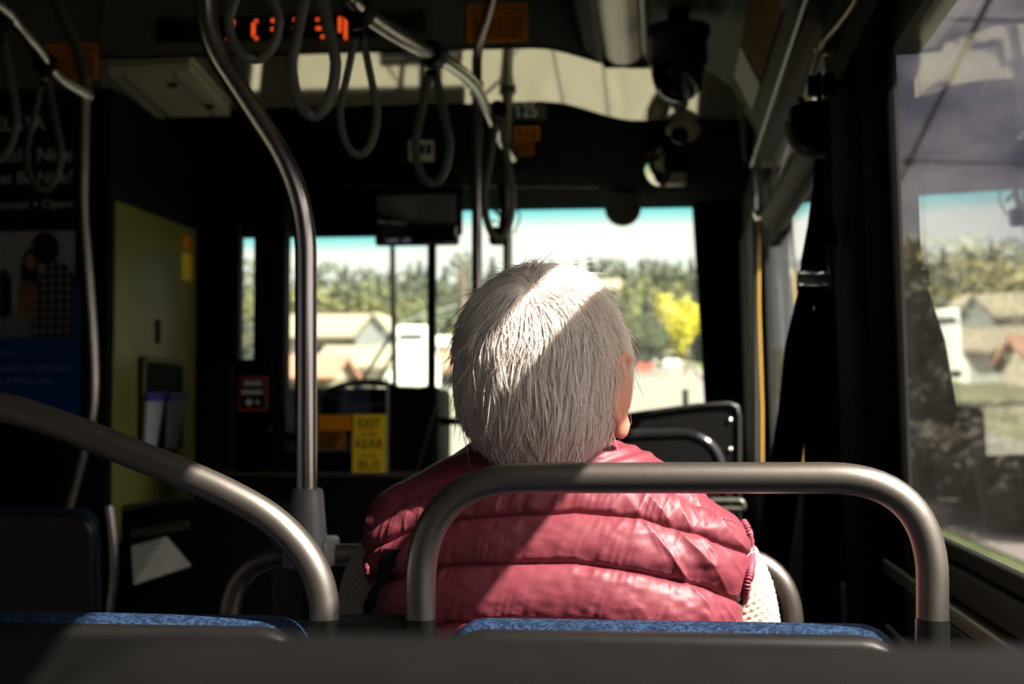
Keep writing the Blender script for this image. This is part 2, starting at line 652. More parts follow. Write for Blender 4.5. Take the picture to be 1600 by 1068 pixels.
# mullion covers on the dark pillar
tp = sroot('trim_2')
MB().rbox((-0.018, 2.16, -0.5), (0.0, 2.40, 0.62), 0.008, 2, MR).build('pillar_cover', M_matte, tp, True)
MB().rbox((-0.012, 2.42, -0.5), (0.0, 2.88, 0.62), 0.008, 2, MR).build('pillar_cover', M_matte, tp, True)

# front door beyond the second window (dark, folded shut)
dr = sroot('door_1')
MB().rbox((-0.02, 4.98, -1.2), (0.0, 5.5, 0.70), 0.01, 2, MR).build('leaf', M_black, dr, True)
MB().rbox((-0.02, 5.53, -1.2), (0.0, 6.05, 0.70), 0.01, 2, MR).build('leaf', M_black, dr, True)

# left wall with its own windows, rear wall, floor, roof
wl = MB()
LX = -2.32
LW = ((-1.6, -0.2), (0.1, 1.5))  # unseen windows added to brighten the hair and bars
for a, b in ((-3.0, -1.6), (-0.2, 0.1), (1.5, 6.35)):
    wl.box((LX - .06, a, 0.0), (LX, b, 2.7))
for a, b in LW:
    wl.box((LX - .06, a, 0.0), (LX, b, 1.05))
    wl.box((LX - .06, a, 1.80), (LX, b, 2.7))
struct(wl.build('wall_left', M_wall))
struct(MB().box((LX, -3.0, 0.05), (LX + .012, 2.6, 1.0)).build('bounce_panel', M_bounce))  # unseen pale panel added to bounce sunlight onto the hair
for i, (a, b) in enumerate(LW):
    w = sroot('window_%d' % (i + 3))
    MB().box((LX - .035, a - .004, 1.046), (LX - .03, b + .004, 1.804)).build('pane', G_side, w)
    fr = MB()
    fr.box((LX - .01, a - .02, 1.03), (LX + .006, b + .02, 1.055))
    fr.box((LX - .01, a - .02, 1.795), (LX + .006, b + .02, 1.82))
    fr.box((LX - .01, a - .02, 1.05), (LX + .006, a + .005, 1.80))
    fr.box((LX - .01, b - .005, 1.05), (LX + .006, b + .02, 1.80))
    fr.build('frame', M_rubber, w)
struct(MB().box((LX - .06, -3.06, 0.0), (0.45, -3.0, 2.7)).build('wall_rear', M_wall))
struct(MB().box((LX - .06, -3.06, -0.08), (0.46, 6.4, 0.0)).build('floor', M_floor))

# ceiling: flat middle, dropped cove along the right wall
cl = MB()
cl.box((LX - .06, -3.06, 2.62), (0.46, 4.72, 2.70))
struct(cl.build('ceiling', M_ceil))
cv = MB()
prof = [(0.37, 2.005), (0.335, 2.045), (0.285, 2.14), (0.225, 2.255), (0.19, 2.285), (0.12, 2.325), (-0.05, 2.335), (-0.20, 2.345), (-0.245, 2.38), (-0.26, 2.44), (-0.26, 2.625), (0.37, 2.625)]
cv.prism(prof, 2.25, 4.62, lambda u, v, h: Vector((u, h, v)))
struct(cv.build('trim_3', M_cove))

# header across the bus and the glossy soffit in front of it
HY = 4.62


def soffit_z(x, y):
    t = min(1, max(0, (x + 0.42) / 0.34))
    t = t * t * (3 - 2 * t)
    return 2.398 - 0.076 * t - 0.132 * (y - HY)


hd = MB()
nx = 60
x0, x1 = -1.90, 0.44
vs, fs = [], []
for i in range(nx + 1):
    x = x0 + (x1 - x0) * i / nx
    vs += [(x, HY, soffit_z(x, HY)), (x, HY, 2.70), (x, HY + .02, soffit_z(x, HY)), (x, HY + .02, 2.70)]
for i in range(nx):
    a = 4 * i
    b = a + 4
    fs += [(a, b, b + 1, a + 1), (a + 2, a + 3, b + 3, b + 2), (a, a + 2, b + 2, b), (a + 1, b + 1, b + 3, a + 3)]
hd.add(vs, fs)
hd.box((LX - .06, HY + .02, 2.313), (-1.903, HY + .06, 2.70))
hd.box((LX - .06, HY + .06, 2.33), (-1.90, 6.40, 2.40))
struct(hd.build('wall_front', M_ceil, None, True, 30))
sf = MB()
vs, fs = [], []
ny = 8
for j in range(ny + 1):
    y = HY + (5.13 - HY) * j / ny
    for i in range(nx + 1):
        x = x0 + (0.30 - x0) * i / nx
        vs.append((x, y, soffit_z(x, y)))
nb = len(vs)
vs += [(v[0], v[1], v[2] + .012) for v in vs]
for j in range(ny):
    for i in range(nx):
        a = j * (nx + 1) + i
        b = a + nx + 1
        fs.append((a, a + 1, b + 1, b)[::-1])
        fs.append((a + nb, a + 1 + nb, b + 1 + nb, b + nb))
for i in range(nx):
    fs.append((i, i + 1, i + 1 + nb, i + nb))
    k = ny * (nx + 1) + i
    fs.append((k, k + nb, k + 1 + nb, k + 1))
sf.add(vs, fs)
struct(sf.build('ceiling_front', M_soffit, None, True, 40))
sm = MB()
for xx in (-0.62, -1.28):
    pass
# black underside from the soffit down to the windscreen head
fa = MB()
vs, fs = [], []
rows = ((5.13, 0.0), (5.60, -0.165), (6.15, -0.245), (6.32, -0.245), (6.32, 0.30), (5.12, 0.30))
for i in range(nx + 1):
    x = -1.878 + (0.46 + 1.878) * i / nx
    for (y, dz) in rows:
        vs.append((x, y, soffit_z(x, 5.13) + dz if dz > -.2 else 2.10))
k = len(rows)
for i in range(nx):
    for j in range(k):
        a = i * k + j
        a2 = i * k + (j + 1) % k
        fs.append((a, a2, a2 + k, a + k))
fa.add(vs, fs)
struct(fa.build('ceiling_windscreen_head', M_matte, None, True, 30))
# windscreen: posts, lower dash, glass
WY = 6.30
ws = sroot('window_6')
xl = P(366, 500, WY).x
xr = P(1085, 500, WY).x
xm_ = P(676, 500, WY).x
MB().box((xm_, WY, 0.90), (xr + .02, WY + .006, 2.16)).build('pane', G_wind, ws)
MB().box((xl, WY, 0.90), (xm_, WY + .006, 2.16)).build('pane', G_wind2, ws)
po = MB()
po.box((LX - .06, WY - .05, 0.0), (xl, WY + .05, 2.7))
po.build('corner_post', M_black, ws)
po = MB()
pl = [P(1078, 250, WY - .05), P(1088, 420, WY - .05), P(1103, 660, WY - .05), P(1110, 760, WY - .05)]
for a, b in zip(pl[:-1], pl[1:]):
    po.add([a, b, (0.46, b.y, b.z), (0.46, a.y, a.z), a + Vector((0, .1, 0)), b + Vector((0, .1, 0)), (0.46, b.y + .1, b.z), (0.46, a.y + .1, a.z)],
           [(0, 1, 2, 3), (7, 6, 5, 4), (0, 4, 5, 1), (2, 6, 7, 3)])
po.box((0.10, WY - .05, 0.0), (0.46, WY + .05, 1.0))
po.build('corner_post', M_black, ws)
MB().box((LX, WY - .03, 0.0), (0.46, WY + .03, 0.96)).build('front_panel', M_black, ws)
x = P(673, 500, WY - .06).x
MB().rbox((x - .018, WY - .05, 0.9), (x + .018, WY - .01, 2.1), .006, 2).build('centre_post', M_rubber, ws)
# driver side post nearer to us
dp = sroot('trim_4')
a = P(395, 500, 5.45).x
b = P(444, 500, 5.45).x
MB().rbox((a, 5.45, 0.0), (b, 5.55, 2.2), .008, 2).build('post', M_black, dp, True)
a = P(302, 500, 5.62).x
b = P(372, 500, 5.62).x
MB().rbox((a - .03, 5.62, 0.0), (b, 5.70, 2.2), .008, 2).build('post', M_black, dp, True)
# dashboard
db = MB()
db.rbox((P(440, 600, 5.95).x, 5.85, 0.55), (P(690, 600, 5.95).x, 6.24, P(600, 606, 5.85).z), .03, 3)
tag(db.build('dashboard', M_black, None, True), 'black dashboard ledge under the driver half of the windscreen', 'dashboard')

# rails along the right wall, advertising cards
t = thing('ceiling_rail', (0.31, 3.9, 2.03), 'twin aluminium rail running along the right wall above the far window', 'rail')
pa, pb = P(1175.6, 255, 4.78), P(1252, 22, 3.06)
for dx in (0.0, 0.034):
    MB().tube([pa + Vector((dx, 0, -.006)), pa.lerp(pb, .5) + Vector((dx, 0, -.006)), pb + Vector((dx, -.35, 0.0))], 0.0085, 8).build('rail', M_alu, t, True)
MB().rbox((pa.x - .004, 2.8, pa.z - .012), (pa.x + .05, 4.80, pa.z + .004), .003, 2).build('backing', M_black, t, True)
MB().rbox((pb.x - .045, 2.75, pb.z + .02), (pb.x + .01, 3.1, pb.z + .10), .006, 2).build('end_cap', M_cove, t, True)


def cove_card(name, y0, y1, m, label):
    o = MB()
    a = Vector((0.283, 0, 2.135))
    b = Vector((0.229, 0, 2.247))
    n = (b - a).cross(Vector((0, 1, 0))).normalized() * -1
    if n.x > 0:
        n = -n
    vs = []
    for q in (a, b):
        for y in (y0, y1):
            for e in (0.001, 0.004):
                vs.append((q.x + n.x * e, y, q.z + n.z * e))
    o.add(vs, [(0, 2, 6, 4), (1, 5, 7, 3), (0, 1, 3, 2), (4, 6, 7, 5), (0, 4, 5, 1), (2, 3, 7, 6)])
    return tag(o.build(name, m), label, 'advertising card', 'cards in the cove over the right windows')


cove_card('advertising_card', 3.15, 4.02, M_belly, 'amber advertising card in the cove, nearer of the two')
cove_card('advertising_card', 4.06, 4.42, M_hatch, 'pale cream advertising card in the cove beyond the amber one')

# ceiling light cove lens on the right
t = thing('ceiling_light', (-0.12, 4.4, 2.33), 'long cream ceiling light lens ending beside the dome camera', 'ceiling light')
vs = MB()
pf = []
for k in range(13):
    a = math.pi * k / 12
    pf.append((-0.118 + 0.056 * math.cos(a), 2.318 - 0.030 * math.sin(a)))
pf += [(-0.174, 2.345), (-0.062, 2.345)]
vs.prism(pf, 1.6, 4.42, lambda u, v, h: Vector((u, h, v)))
vs.build('lens', M_cream, t, True, 40)
MB().rbox((-0.058, 1.6, 2.305), (-0.040, 4.45, 2.34), .004, 2).build('edge_strip', M_alu, t, True)
MB().rbox((-0.182, 4.42, 2.285), (-0.045, 4.46, 2.345), .012, 2).build('end_cap', M_black, t, True)

# light hatch on the left of the soffit
o = MB()
hx0, hx1 = -1.888, -1.60
for (ya, yb) in ((4.66, 5.12),):
    za, zb = soffit_z(-1.7, ya) - .03, soffit_z(-1.7, yb) - .03
    o.add([(hx0, ya, za), (hx1, ya, za), (hx1, yb, zb), (hx0, yb, zb), (hx0, ya, za + .026), (hx1, ya, za + .026), (hx1, yb, zb + .026), (hx0, yb, zb + .026)],
          [(0, 3, 2, 1), (4, 5, 6, 7), (0, 1, 5, 4), (1, 2, 6, 5), (2, 3, 7, 6), (3, 0, 4, 7)])
t = thing('ceiling_hatch', (-1.75, 4.9, 2.33), 'pale ceiling hatch panel beside the dark driver cabinet', 'ceiling hatch')
o.build('panel', M_hatch, t)
for yy, xx in ((4.78, -1.70), (5.0, -1.64)):
    MB().lathe([(0.0, 0), (.018, 0), (.018, .01), (0, .012)], (xx, yy, soffit_z(xx, yy) - .03), (0, 0, -1), 14).build('latch', M_black, t, True)
for xx in (-1.84, -1.66):
    MB().tube([(xx, 4.68, soffit_z(xx, 4.68) - .034), (xx + .01, 5.10, soffit_z(xx, 5.10) - .034)], .006, 8).build('seam', M_alu, t, True)

# ================================================================== destination display and signs on the header
PYH = HY - 0.012
t = thing('destination_display', P(455, 60, PYH), 'black text display with lit orange red characters on the header', 'display')
a = P(245, 69, PYH)
b = P(665, 20, PYH)
MB().rbox((a.x, PYH - .008, P(455, 61, PYH).z), (b.x, HY - .001, P(455, 26, PYH).z + .004), .004, 2).build('screen', M_blackgloss, t, True)
dots = [(364, 33), (364, 37), (357, 60), (400.7, 33), (396, 38), (396, 42), (396, 46), (396, 50), (396, 55), (400.7, 60), (426, 32), (431, 32), (426, 45.5), (431, 45.5), (430, 50),
        (461, 31), (465, 36), (466, 40), (460, 45), (464, 46), (496, 30.5), (496, 44.5), (499.5, 44.5), (504, 57.5)]
dots += [(531, 29 + 4.8 * i) for i in range(5)] + [(540, 29 + 5 * i) for i in range(7)]
dots.sort()
runs = []
for d_ in dots:
    if runs and d_[0] - runs[-1][-1][0] < 6.5:
        runs[-1].append(d_)
    else:
        runs.append([d_])
for run in runs:
    led = MB()
    for (px, py) in run:
        led.lathe([(0, 0), (S(2.6, 4.7), 0), (S(2.6, 4.7), .002), (0, .003)], P(px, py, PYH - .010), (0, -1, 0), 10)
    led.build('lit_character', M_led, t)


def caution(px0, py0, px1, py1, Y, label):
    z1, z0 = P((px0 + px1) / 2, py0, Y).z, P((px0 + px1) / 2, py1, Y).z
    xa, xb = P(px0, py0, Y).x, P(px1, py0, Y).x
    t = thing('caution_sign', ((xa + xb) / 2, Y, z0), label, 'sign', 'orange caution signs')
    MB().box((xa, Y - .002, z0), (xb, Y + .006, z1)).build('plate', M_orange, t)
    w, h = xb - xa, z1 - z0
    lettering('heading', 'CAUTION', h * .30, face_rear((xa + w * .04, Y - .003, z1 - h * .30)), M_ink, t, sx=w * .92 / (h * .30 * 4.55))
    tx = MB()
    for k in range(5):
        zz = z1 - h * (.42 + .115 * k)
        x = xa + w * .08
        r2 = random.Random(k)
        while x < xb - w * .12:
            l = w * r2.uniform(.04, .12)
            tx.box((x, Y - .003, zz - h * .03), (min(x + l, xb - w * .06), Y - .002, zz + h * .03))
            x += l + w * .025
    tx.build('small_print', M_ink, t)
    return t


caution(730, 6, 824, 65, HY - .008, 'orange caution sign on the header behind the slim pole')
caution(71, 68, 153, 125, HY + .012, 'orange caution sign above the dark poster, crossed by a pole')

# number and stickers on the black windscreen head (sloped panel)
sl = math.atan2(-0.165, 0.47)
t = thing('fleet_number', P(828, 171, 5.25), 'grey fleet number 125 on the black windscreen head', 'number plate')


def on_slope(px, py, d=0.002):
    # point on the sloped black panel seen at px, py
    n = Vector((0, math.sin(sl), -math.cos(sl)))
    x = P(px, py, 5.3).x
    p0 = Vector((x, 5.13, soffit_z(x, 5.13)))
    r = ray(px, py)
    return CAM + r * ((p0 - CAM).dot(n) / r.dot(n)) + n * d


def slope_mat(loc):
    u = Vector((1, 0, 0))
    v = Vector((0, -math.cos(sl), -math.sin(sl)))
    w = u.cross(v)
    M = Matrix((u, v, w)).transposed().to_4x4()
    M.translation = loc
    return M


pa, pb = on_slope(805, 182), on_slope(805, 160)
lettering('digits', '125', (pb - pa).length * 1.38, slope_mat(pa), M_greyprint, t, sx=(on_slope(850, 171) - on_slope(805, 171)).length / ((pb - pa).length * 1.38 * 1.85))
MB().add([on_slope(801, 186, .0005), on_slope(854, 186, .0005), on_slope(854, 156, .0005), on_slope(801, 156, .0005),
          on_slope(801, 186, .0015), on_slope(854, 186, .0015), on_slope(854, 156, .0015), on_slope(801, 156, .0015)],
         [(0, 3, 2, 1), (4, 5, 6, 7), (0, 1, 5, 4), (1, 2, 6, 5), (2, 3, 7, 6), (3, 0, 4, 7)]).build('backing', M_black, t)


def sticker_on_slope(name, px0, py0, px1, py1, m, label, lines=3):
    t = thing(name, on_slope((px0 + px1) / 2, py1), label, 'sticker', 'stickers on the windscreen head')
    c = [on_slope(px0, py1, .001), on_slope(px1, py1, .001), on_slope(px1, py0, .001), on_slope(px0, py0, .001)]
    n = slope_mat((0, 0, 0)).to_3x3() @ Vector((0, 0, 1))
    MB().add(c + [q + n * .002 for q in c], [(0, 3, 2, 1), (4, 5, 6, 7), (0, 1, 5, 4), (1, 2, 6, 5), (2, 3, 7, 6), (3, 0, 4, 7)]).build('film', m, t)
    tx = MB()
    for k in range(lines):
        v0 = .14 + .8 * k / lines
        for (u0, u1) in ((.08, .35), (.4, .62), (.67, .9)):
            q = [c[3].lerp(c[0], v0), c[3].lerp(c[0], v0 + .5 / lines)]
            e = c[1] - c[0]
            q4 = [q[1] + e * u0, q[1] + e * u1, q[0] + e * u1, q[0] + e * u0]
            tx.add([p + n * .0022 for p in q4] + [p + n * .003 for p in q4], [(4, 5, 6, 7), (0, 1, 5, 4), (1, 2, 6, 5), (2, 3, 7, 6), (3, 0, 4, 7)])
    tx.build('small_print', M_ink, t)


sticker_on_slope('warning_sticker', 804, 197, 843, 218, M_orange, 'upper orange sticker under the fleet number', 4)
sticker_on_slope('warning_sticker', 803, 221, 834, 242, mat('brown orange sticker', (.35, .10, .006), .85, spec=0.05), 'lower brownish orange sticker under the fleet number', 3)
sticker_on_slope('notice_sticker', 639, 219, 678, 251, M_hatch, 'pale square notice on the windscreen head behind a strap', 1)

# ================================================================== poster cabinet on the left
CX = -1.885
CY = HY + .065
t = thing('equipment_cabinet', (-2.1, 5.1, 0), 'tall dark cabinet with olive flank carrying the poster', 'cabinet')
MB().rbox((LX + .01, CY, 0.0), (CX, 5.60, 2.312), .006, 2).build('body', M_black, t, True)
za, zb = P(240, 640, 5.0).z, 2.25
MB().rbox((CX + .001, CY + .03, 0.75), (CX + .012, 5.58, PX(245, 338, CX).z), .004, 2).build('side_panel', M_olive, t, True)  # top cut low: the black body above stands in for shade
q = PX(247, 518, CX + .014)
MB().rbox((CX + .010, q.y - .02, q.z - .045), (CX + .022, q.y + .01, q.z + .045), .004, 2).build('door_pull', M_black, t, True)
q0, q1 = PX(285, 393, CX + .014), PX(299, 440, CX + .014)
MB().box((CX + .010, q0.y, q1.z), (CX + .016, q1.y, q0.z)).build('yellow_tag', M_yellow, t)
q0, q1 = PX(285, 366, CX + .014), PX(298, 392, CX + .014)
MB().box((CX + .010, q0.y, q1.z), (CX + .016, q1.y, q0.z)).build('amber_tag', M_orange, t)

AY = CY - .012
t = thing('advert_poster', (P(60, 640, AY).x, AY, P(60, 640, AY).z), 'dark advertising poster with group photo and blue foot on the cabinet', 'poster')
xr_ = P(128, 400, AY).x
xl_ = LX + .015
z_top, z_pic1, z_pic0, z_bot = P(60, 142, AY).z, P(60, 361, AY).z, P(60, 527, AY).z, P(60, 655, AY).z
MB().box((xl_, AY, z_bot), (xr_, CY - .001, z_top)).build('board', M_posterblack, t)
MB().box((xl_, AY - .002, z_bot), (xr_ - .002, AY - .0002, z_pic0)).build('blue_foot', M_posterblue, t)
MB().box((P(116, 400, AY).x, AY - .0019, z_pic0 - .001), (xr_ - .002, AY - .0002, P(120, 440, AY).z)).build('blue_edge', M_posterblue, t)
MB().box((xl_, AY - .002, z_pic0), (P(117, 400, AY).x, AY - .0002, z_pic1)).build('photo_background', M_postergrey, t)


def flat(name, pts, m, d):
    poly = [(P(x, y, AY).x, P(x, y, AY).z) for x, y in pts]
    MB().prism(poly, AY - .002 - d, AY - .0015, lambda u, v, h: Vector((u, h, v))).build(name, m, t)


def circ(cx, cy, rx, ry, n=18):
    return [(cx + rx * math.cos(2 * math.pi * k / n), cy - ry * math.sin(2 * math.pi * k / n)) for k in range(n)]


M_plaid = mat('poster plaid shirt', (0.10, 0.085, 0.08), 0.4)
tt = M_plaid.node_tree
mpn = tt.nodes.new('ShaderNodeTexCoord')
mxr = tt.nodes.new('ShaderNodeMath')
mxr.operation = 'ADD'
for k_, ax_n in enumerate(('X', 'Z')):
    wv = tt.nodes.new('ShaderNodeTexWave')
    wv.bands_direction = ax_n
    wv.inputs['Scale'].default_value = 11
    wv.inputs['Distortion'].default_value = .6
    tt.links.new(mpn.outputs['Object'], wv.inputs['Vector'])
    tt.links.new(wv.outputs['Fac'], mxr.inputs[k_])
rr = tt.nodes.new('ShaderNodeValToRGB')
rr.color_ramp.elements[0].position = .45
rr.color_ramp.elements[0].color = (.022, .016, .015, 1)
rr.color_ramp.elements[1].color = (.30, .27, .25, 1)
rr.color_ramp.elements[1].position = 1.0
hf = tt.nodes.new('ShaderNodeMath')
hf.operation = 'MULTIPLY'
hf.inputs[1].default_value = .5
tt.links.new(mxr.outputs[0], hf.inputs[0])
tt.links.new(hf.outputs[0], rr.inputs['Fac'])
tt.links.new(rr.outputs['Color'], tt.nodes['Principled BSDF'].inputs['Base Color'])
flat('pictured_shirt', [(0, 527), (0, 425), (8, 420), (18, 432), (20, 527)], M_posterhair, .0006)
flat('pictured_hair', circ(47, 425, 14, 36), M_posterhair, .0004)
flat('pictured_face', circ(48, 409, 8, 13), M_posterskin, .0008)
flat('pictured_shirt', [(26, 527), (28, 450), (40, 436), (56, 445), (58, 527)], mat('poster skin tone arms', (.22, .11, .07), .4), .0006)
flat('pictured_shirt', [(46, 527), (58, 440), (70, 418), (85, 405), (104, 412), (117, 430), (117, 527)], M_plaid, .0010)
flat('pictured_hair', circ(71, 388, 22, 26), M_posterhair, .0014)
flat('pictured_trousers', [(0, 500), (20, 490), (50, 500), (50, 527), (0, 527)], mat('poster pale denim', (.16, .16, .17), .4), .0012)
for s_, px, py, hpx, m in (('ELATA', -8, 204, 22, M_greyprint), ('attle Nice', -4, 253, 22, M_greyprint), ('at Be Nice?', 0, 287, 20, M_greyprint), ('onest \u2022 Open', -2, 326, 14, M_greyprint),
                           ('lere:', 0, 557, 12, M_posterblue), ('eattle.org/Kelata', -2, 579, 10, M_posterblue), ('or # 2 bus route', -6, 599, 10, M_posterblue)):
    if m is M_posterblue:
        m = MATS.get('poster pale blue print') or mat('poster pale blue print', (.16, .22, .32), .5)
    h = S(hpx, 4.85)
    tgt = {'ELATA': 80, 'attle Nice': 122, 'at Be Nice?': 118, 'onest \u2022 Open': 120, 'lere:': 28, 'eattle.org/Kelata': 116, 'or # 2 bus route': 92}[s_]
    a = P(px, py, AY - .0035)
    o = lettering('lettering', s_, h * 1.4, face_rear(a), m, t)
    wd = max(v.co.x for v in o.data.vertices) - min(v.co.x for v in o.data.vertices)
    k = S(tgt, 4.85) / wd
    ox = a.x - origin_of(t).x
    for v in o.data.vertices:
        v.co.x = ox + (v.co.x - ox) * k
    # keep what runs past the cabinet corner inside the poster
    for v in o.data.vertices:
        v.co.x = max(v.co.x, xl_ - origin_of(t).x + .001)
    if ' ' in s_:
        # one mesh per word
        me = o.data
        ext_ = sorted((min(me.vertices[q].co.x for q in f.vertices), max(me.vertices[q].co.x for q in f.vertices), f.index) for f in me.polygons)
        groups_, reach = [[]], ext_[0][1]
        for lo_x, hi_x, fi in ext_:
            if lo_x - reach > h * .16:
                groups_.append([])
            groups_[-1].append(fi)
            reach = max(reach, hi_x)
        org = origin_of(t)
        for g_ in groups_:
            ids = sorted({q for fi in g_ for q in me.polygons[fi].vertices})
            mp_ = {vi: i for i, vi in enumerate(ids)}
            m2 = MB()
            m2.add([me.vertices[vi].co + org for vi in ids], [[mp_[q] for q in me.polygons[fi].vertices] for fi in g_])
            m2.build('lettering', m, t)
        bpy.data.objects.remove(o)

# brochure rack on the olive flank
t = thing('brochure_rack', PX(250, 700, CX + .02), 'black framed holder on the olive flank holding two brochures', 'brochure rack')
q0, q1 = PX(219, 548, CX + .02), PX(284, 700, CX + .02)
MB().rbox((CX + .010, q0.y, q1.z), (CX + .024, q1.y, q0.z - .02), .02, 4).build('back_plate', M_black, t, True)
MB().tube(fillet([(CX + .028, q0.y + .02, q1.z), (CX + .028, q0.y + .02, q0.z - .03), (CX + .028, q1.y - .02, q0.z - .035), (CX + .028, q1.y - .02, q1.z)], .03), .006, 8).build('rim', M_olive, t, True)
for i, (dx, lab) in enumerate(((0, 'paper brochure with purple top, nearer one in the black holder'), (33, 'paper brochure with purple top, farther one in the black holder'))):
    c = thing('brochure', PX(240 + dx, 700, CX + .04), lab, 'brochure', 'brochures in the holder')
    for nm, m, q in (('title_band', M_purple, ((232, 613), (262, 612), (257, 627), (231, 627))), ('page', M_paper, ((231, 627), (257, 627), (244, 700), (227, 700)))):
        A = [PX(x + dx, y, CX + .05 - (.012 if y > 650 else 0)) for x, y in q]
        B = [p - Vector((.006, 0, 0)) for p in A]
        MB().add(A + B, [(0, 1, 2, 3), (7, 6, 5, 4), (0, 4, 5, 1), (1, 5, 6, 2), (2, 6, 7, 3), (3, 7, 4, 0)]).build(nm, m, c)

# wheel housing box with the pale flap
t = thing('wheel_housing', P(240, 1000, 4.2), 'dark box with bright top edge before the cabinet', 'wheel housing')
a, b = P(188, 797, 4.25), P(430, 760, 4.25)
MB().rbox((a.x, 4.25, 0.0), (b.x, 4.60, P(240, 790, 4.25).z), .01, 2).build('box', M_black, t, True)
MB().tube([P(190, 797, 4.235), P(303, 771, 4.245)], .007, 8).build('edge_strip', M_alu, t, True)
t = thing('flap_panel', P(250, 912, 4.2), 'pale flap panel leaning under a grey bar on the dark box', 'panel')
c = [P(209, 913, 4.13), P(297, 884, 4.20), P(258, 838, 4.235), P(205, 853, 4.225)]
MB().add(c + [q + Vector((0, .012, 0)) for q in c], [(0, 1, 2, 3), (7, 6, 5, 4), (0, 4, 5, 1), (1, 5, 6, 2), (2, 6, 7, 3), (3, 7, 4, 0)]).build('flap', mat('pale grey green panel', (.50, .52, .44), .5), t)
MB().tube([P(206, 834, 4.22), P(294, 818, 4.225)], .014, 10).build('bar', M_alu, t, True)

# ================================================================== driver area
FY = 5.0
t = thing('farebox', P(366, 740, FY), 'dark fare machine with red edged notice between cabinet and steel pole', 'fare machine')
a, b = P(312, 560, FY), P(420, 560, FY)
MB().rbox((a.x, FY, 0.0), (P(366, 600, FY).x, FY + .28, P(340, 567, FY).z), .02, 3).build('body', M_black, t, True)
MB().rbox((P(366, 600, FY).x, FY + .02, 0.0), (b.x, FY + .09, P(390, 560, FY).z), .015, 3).build('head', M_matte, t, True)
MB().box((P(371, 590, FY).x, FY + .012, P(390, 641, FY).z), (P(416, 590, FY).x, FY + .021, P(390, 588, FY).z)).build('notice_border', M_red, t)
MB().box((P(374, 590, FY).x, FY + .009, P(390, 638, FY).z), (P(413, 590, FY).x, FY + .013, P(390, 591, FY).z)).build('notice', M_ink, t)
pr = MB()
for (x0_, y0_, x1_, y1_) in ((380, 595, 408, 602), (376, 609, 410, 616)):
    pr.box((P(x0_, y0_, FY).x, FY + .007, P(x0_, y1_, FY).z), (P(x1_, y0_, FY).x, FY + .0095, P(x0_, y0_, FY).z))
pr.build('notice_print', M_greyprint, t)
for px, w in ((389, 5), (402.5, 3)):
    MB().lathe([(0, 0), (S(w, FY), 0), (S(w, FY), .002), (0, .002)], P(px, 628, FY + .008), (0, -1, 0), 14).build('notice_symbol', M_white, t)
MB().tube([P(420, 673, FY - .01), P(442, 673, FY - .01)], .016, 10).build('metal_tray', M_chrome, t, True)

# driver barrier with shield and stickers
BY = 4.92
t = thing('driver_barrier', P(520, 1000, BY), 'black driver barrier with clear shield behind the steel pole', 'barrier')
zl = P(500, 741, BY).z
MB().rbox((P(330, 740, BY).x, BY, 0.0), (P(668, 740, BY).x, BY + .03, zl - .012), .006, 2).build('lower_panel', M_black, t, True)
MB().tube([P(350, 741, BY), P(660, 741, BY)], .010, 10).build('top_rail', M_alu, t, True)
MB().box((P(446, 600, BY).x, BY + .008, zl), (P(604, 600, BY).x, BY + .014, P(500, 590, BY).z)).build('shield', G_shield, t)
MB().rbox((P(603, 600, BY).x, BY, zl), (P(606, 600, BY).x, BY + .02, P(500, 590, BY).z), .002, 1).build('shield_edge', M_alu, t)
MB().rbox((P(420, 600, BY).x, BY + .03, zl - .05), (P(600, 600, BY).x, BY + .05, P(500, 648, BY).z), .004, 2).build('inner_panel', M_black, t)


def sign_rear(name, px0, py0, px1, py1, Y, m, label, cat, rows):
    xa, xb = P(px0, py0, Y).x, P(px1, py0, Y).x
    z1, z0 = P(px0, py0, Y).z, P(px0, py1, Y).z
    t = thing(name, ((xa + xb) / 2, Y, z0), label, cat)
    MB().box((xa, Y, z0), (xb, Y + .004, z1)).build('plate', m, t)
    for (s_, py, hpx, wpx) in rows:
        h = S(hpx, Y)
        ww = S(wpx, Y)
        M = face_rear(((xa + xb) / 2, Y - .0006, P(px0, py, Y).z))
        o = lettering('lettering', s_, h * 1.38, M, M_ink, t, 'CENTER')
        xs = [v.co.x for v in o.data.vertices]
        k = ww / (max(xs) - min(xs))
        for v in o.data.vertices:
            v.co.x *= k
    return t


sign_rear('exit_sign', 551, 647, 603, 739, BY - .006, M_yellow, 'yellow sign reading exit at the rear of the bus', 'sign',
          [('EXIT', 668, 15, 36), ('AT THE', 681, 6, 24), ('REAR', 700, 15, 44), ('OF THE', 715, 6, 24), ('BUS', 733, 15, 34)])
sign_rear('warning_plate', 497, 648, 548, 672, BY - .006, M_orange, 'orange warning plate beside the yellow exit sign', 'sign',
          [])
t = thing('warning_plate', P(520, 715, BY - .006), 'brown orange notice below the bright orange plate', 'sign')
MB().box((P(497, 690, BY).x, BY - .006, P(497, 701, BY).z), (P(540, 690, BY).x, BY - .002, P(497, 674, BY).z)).build('plate', mat('dim orange plate', (.30, .11, .01), .45), t)
tx = MB()
for k in range(4):
    z = P(500, 679 + 6 * k, BY).z
    tx.box((P(500, 679, BY).x, BY - .0075, z - .004), (P(536 - 4 * k, 679, BY).x, BY - .006, z + .004))
tx.build('small_print', M_ink, t)

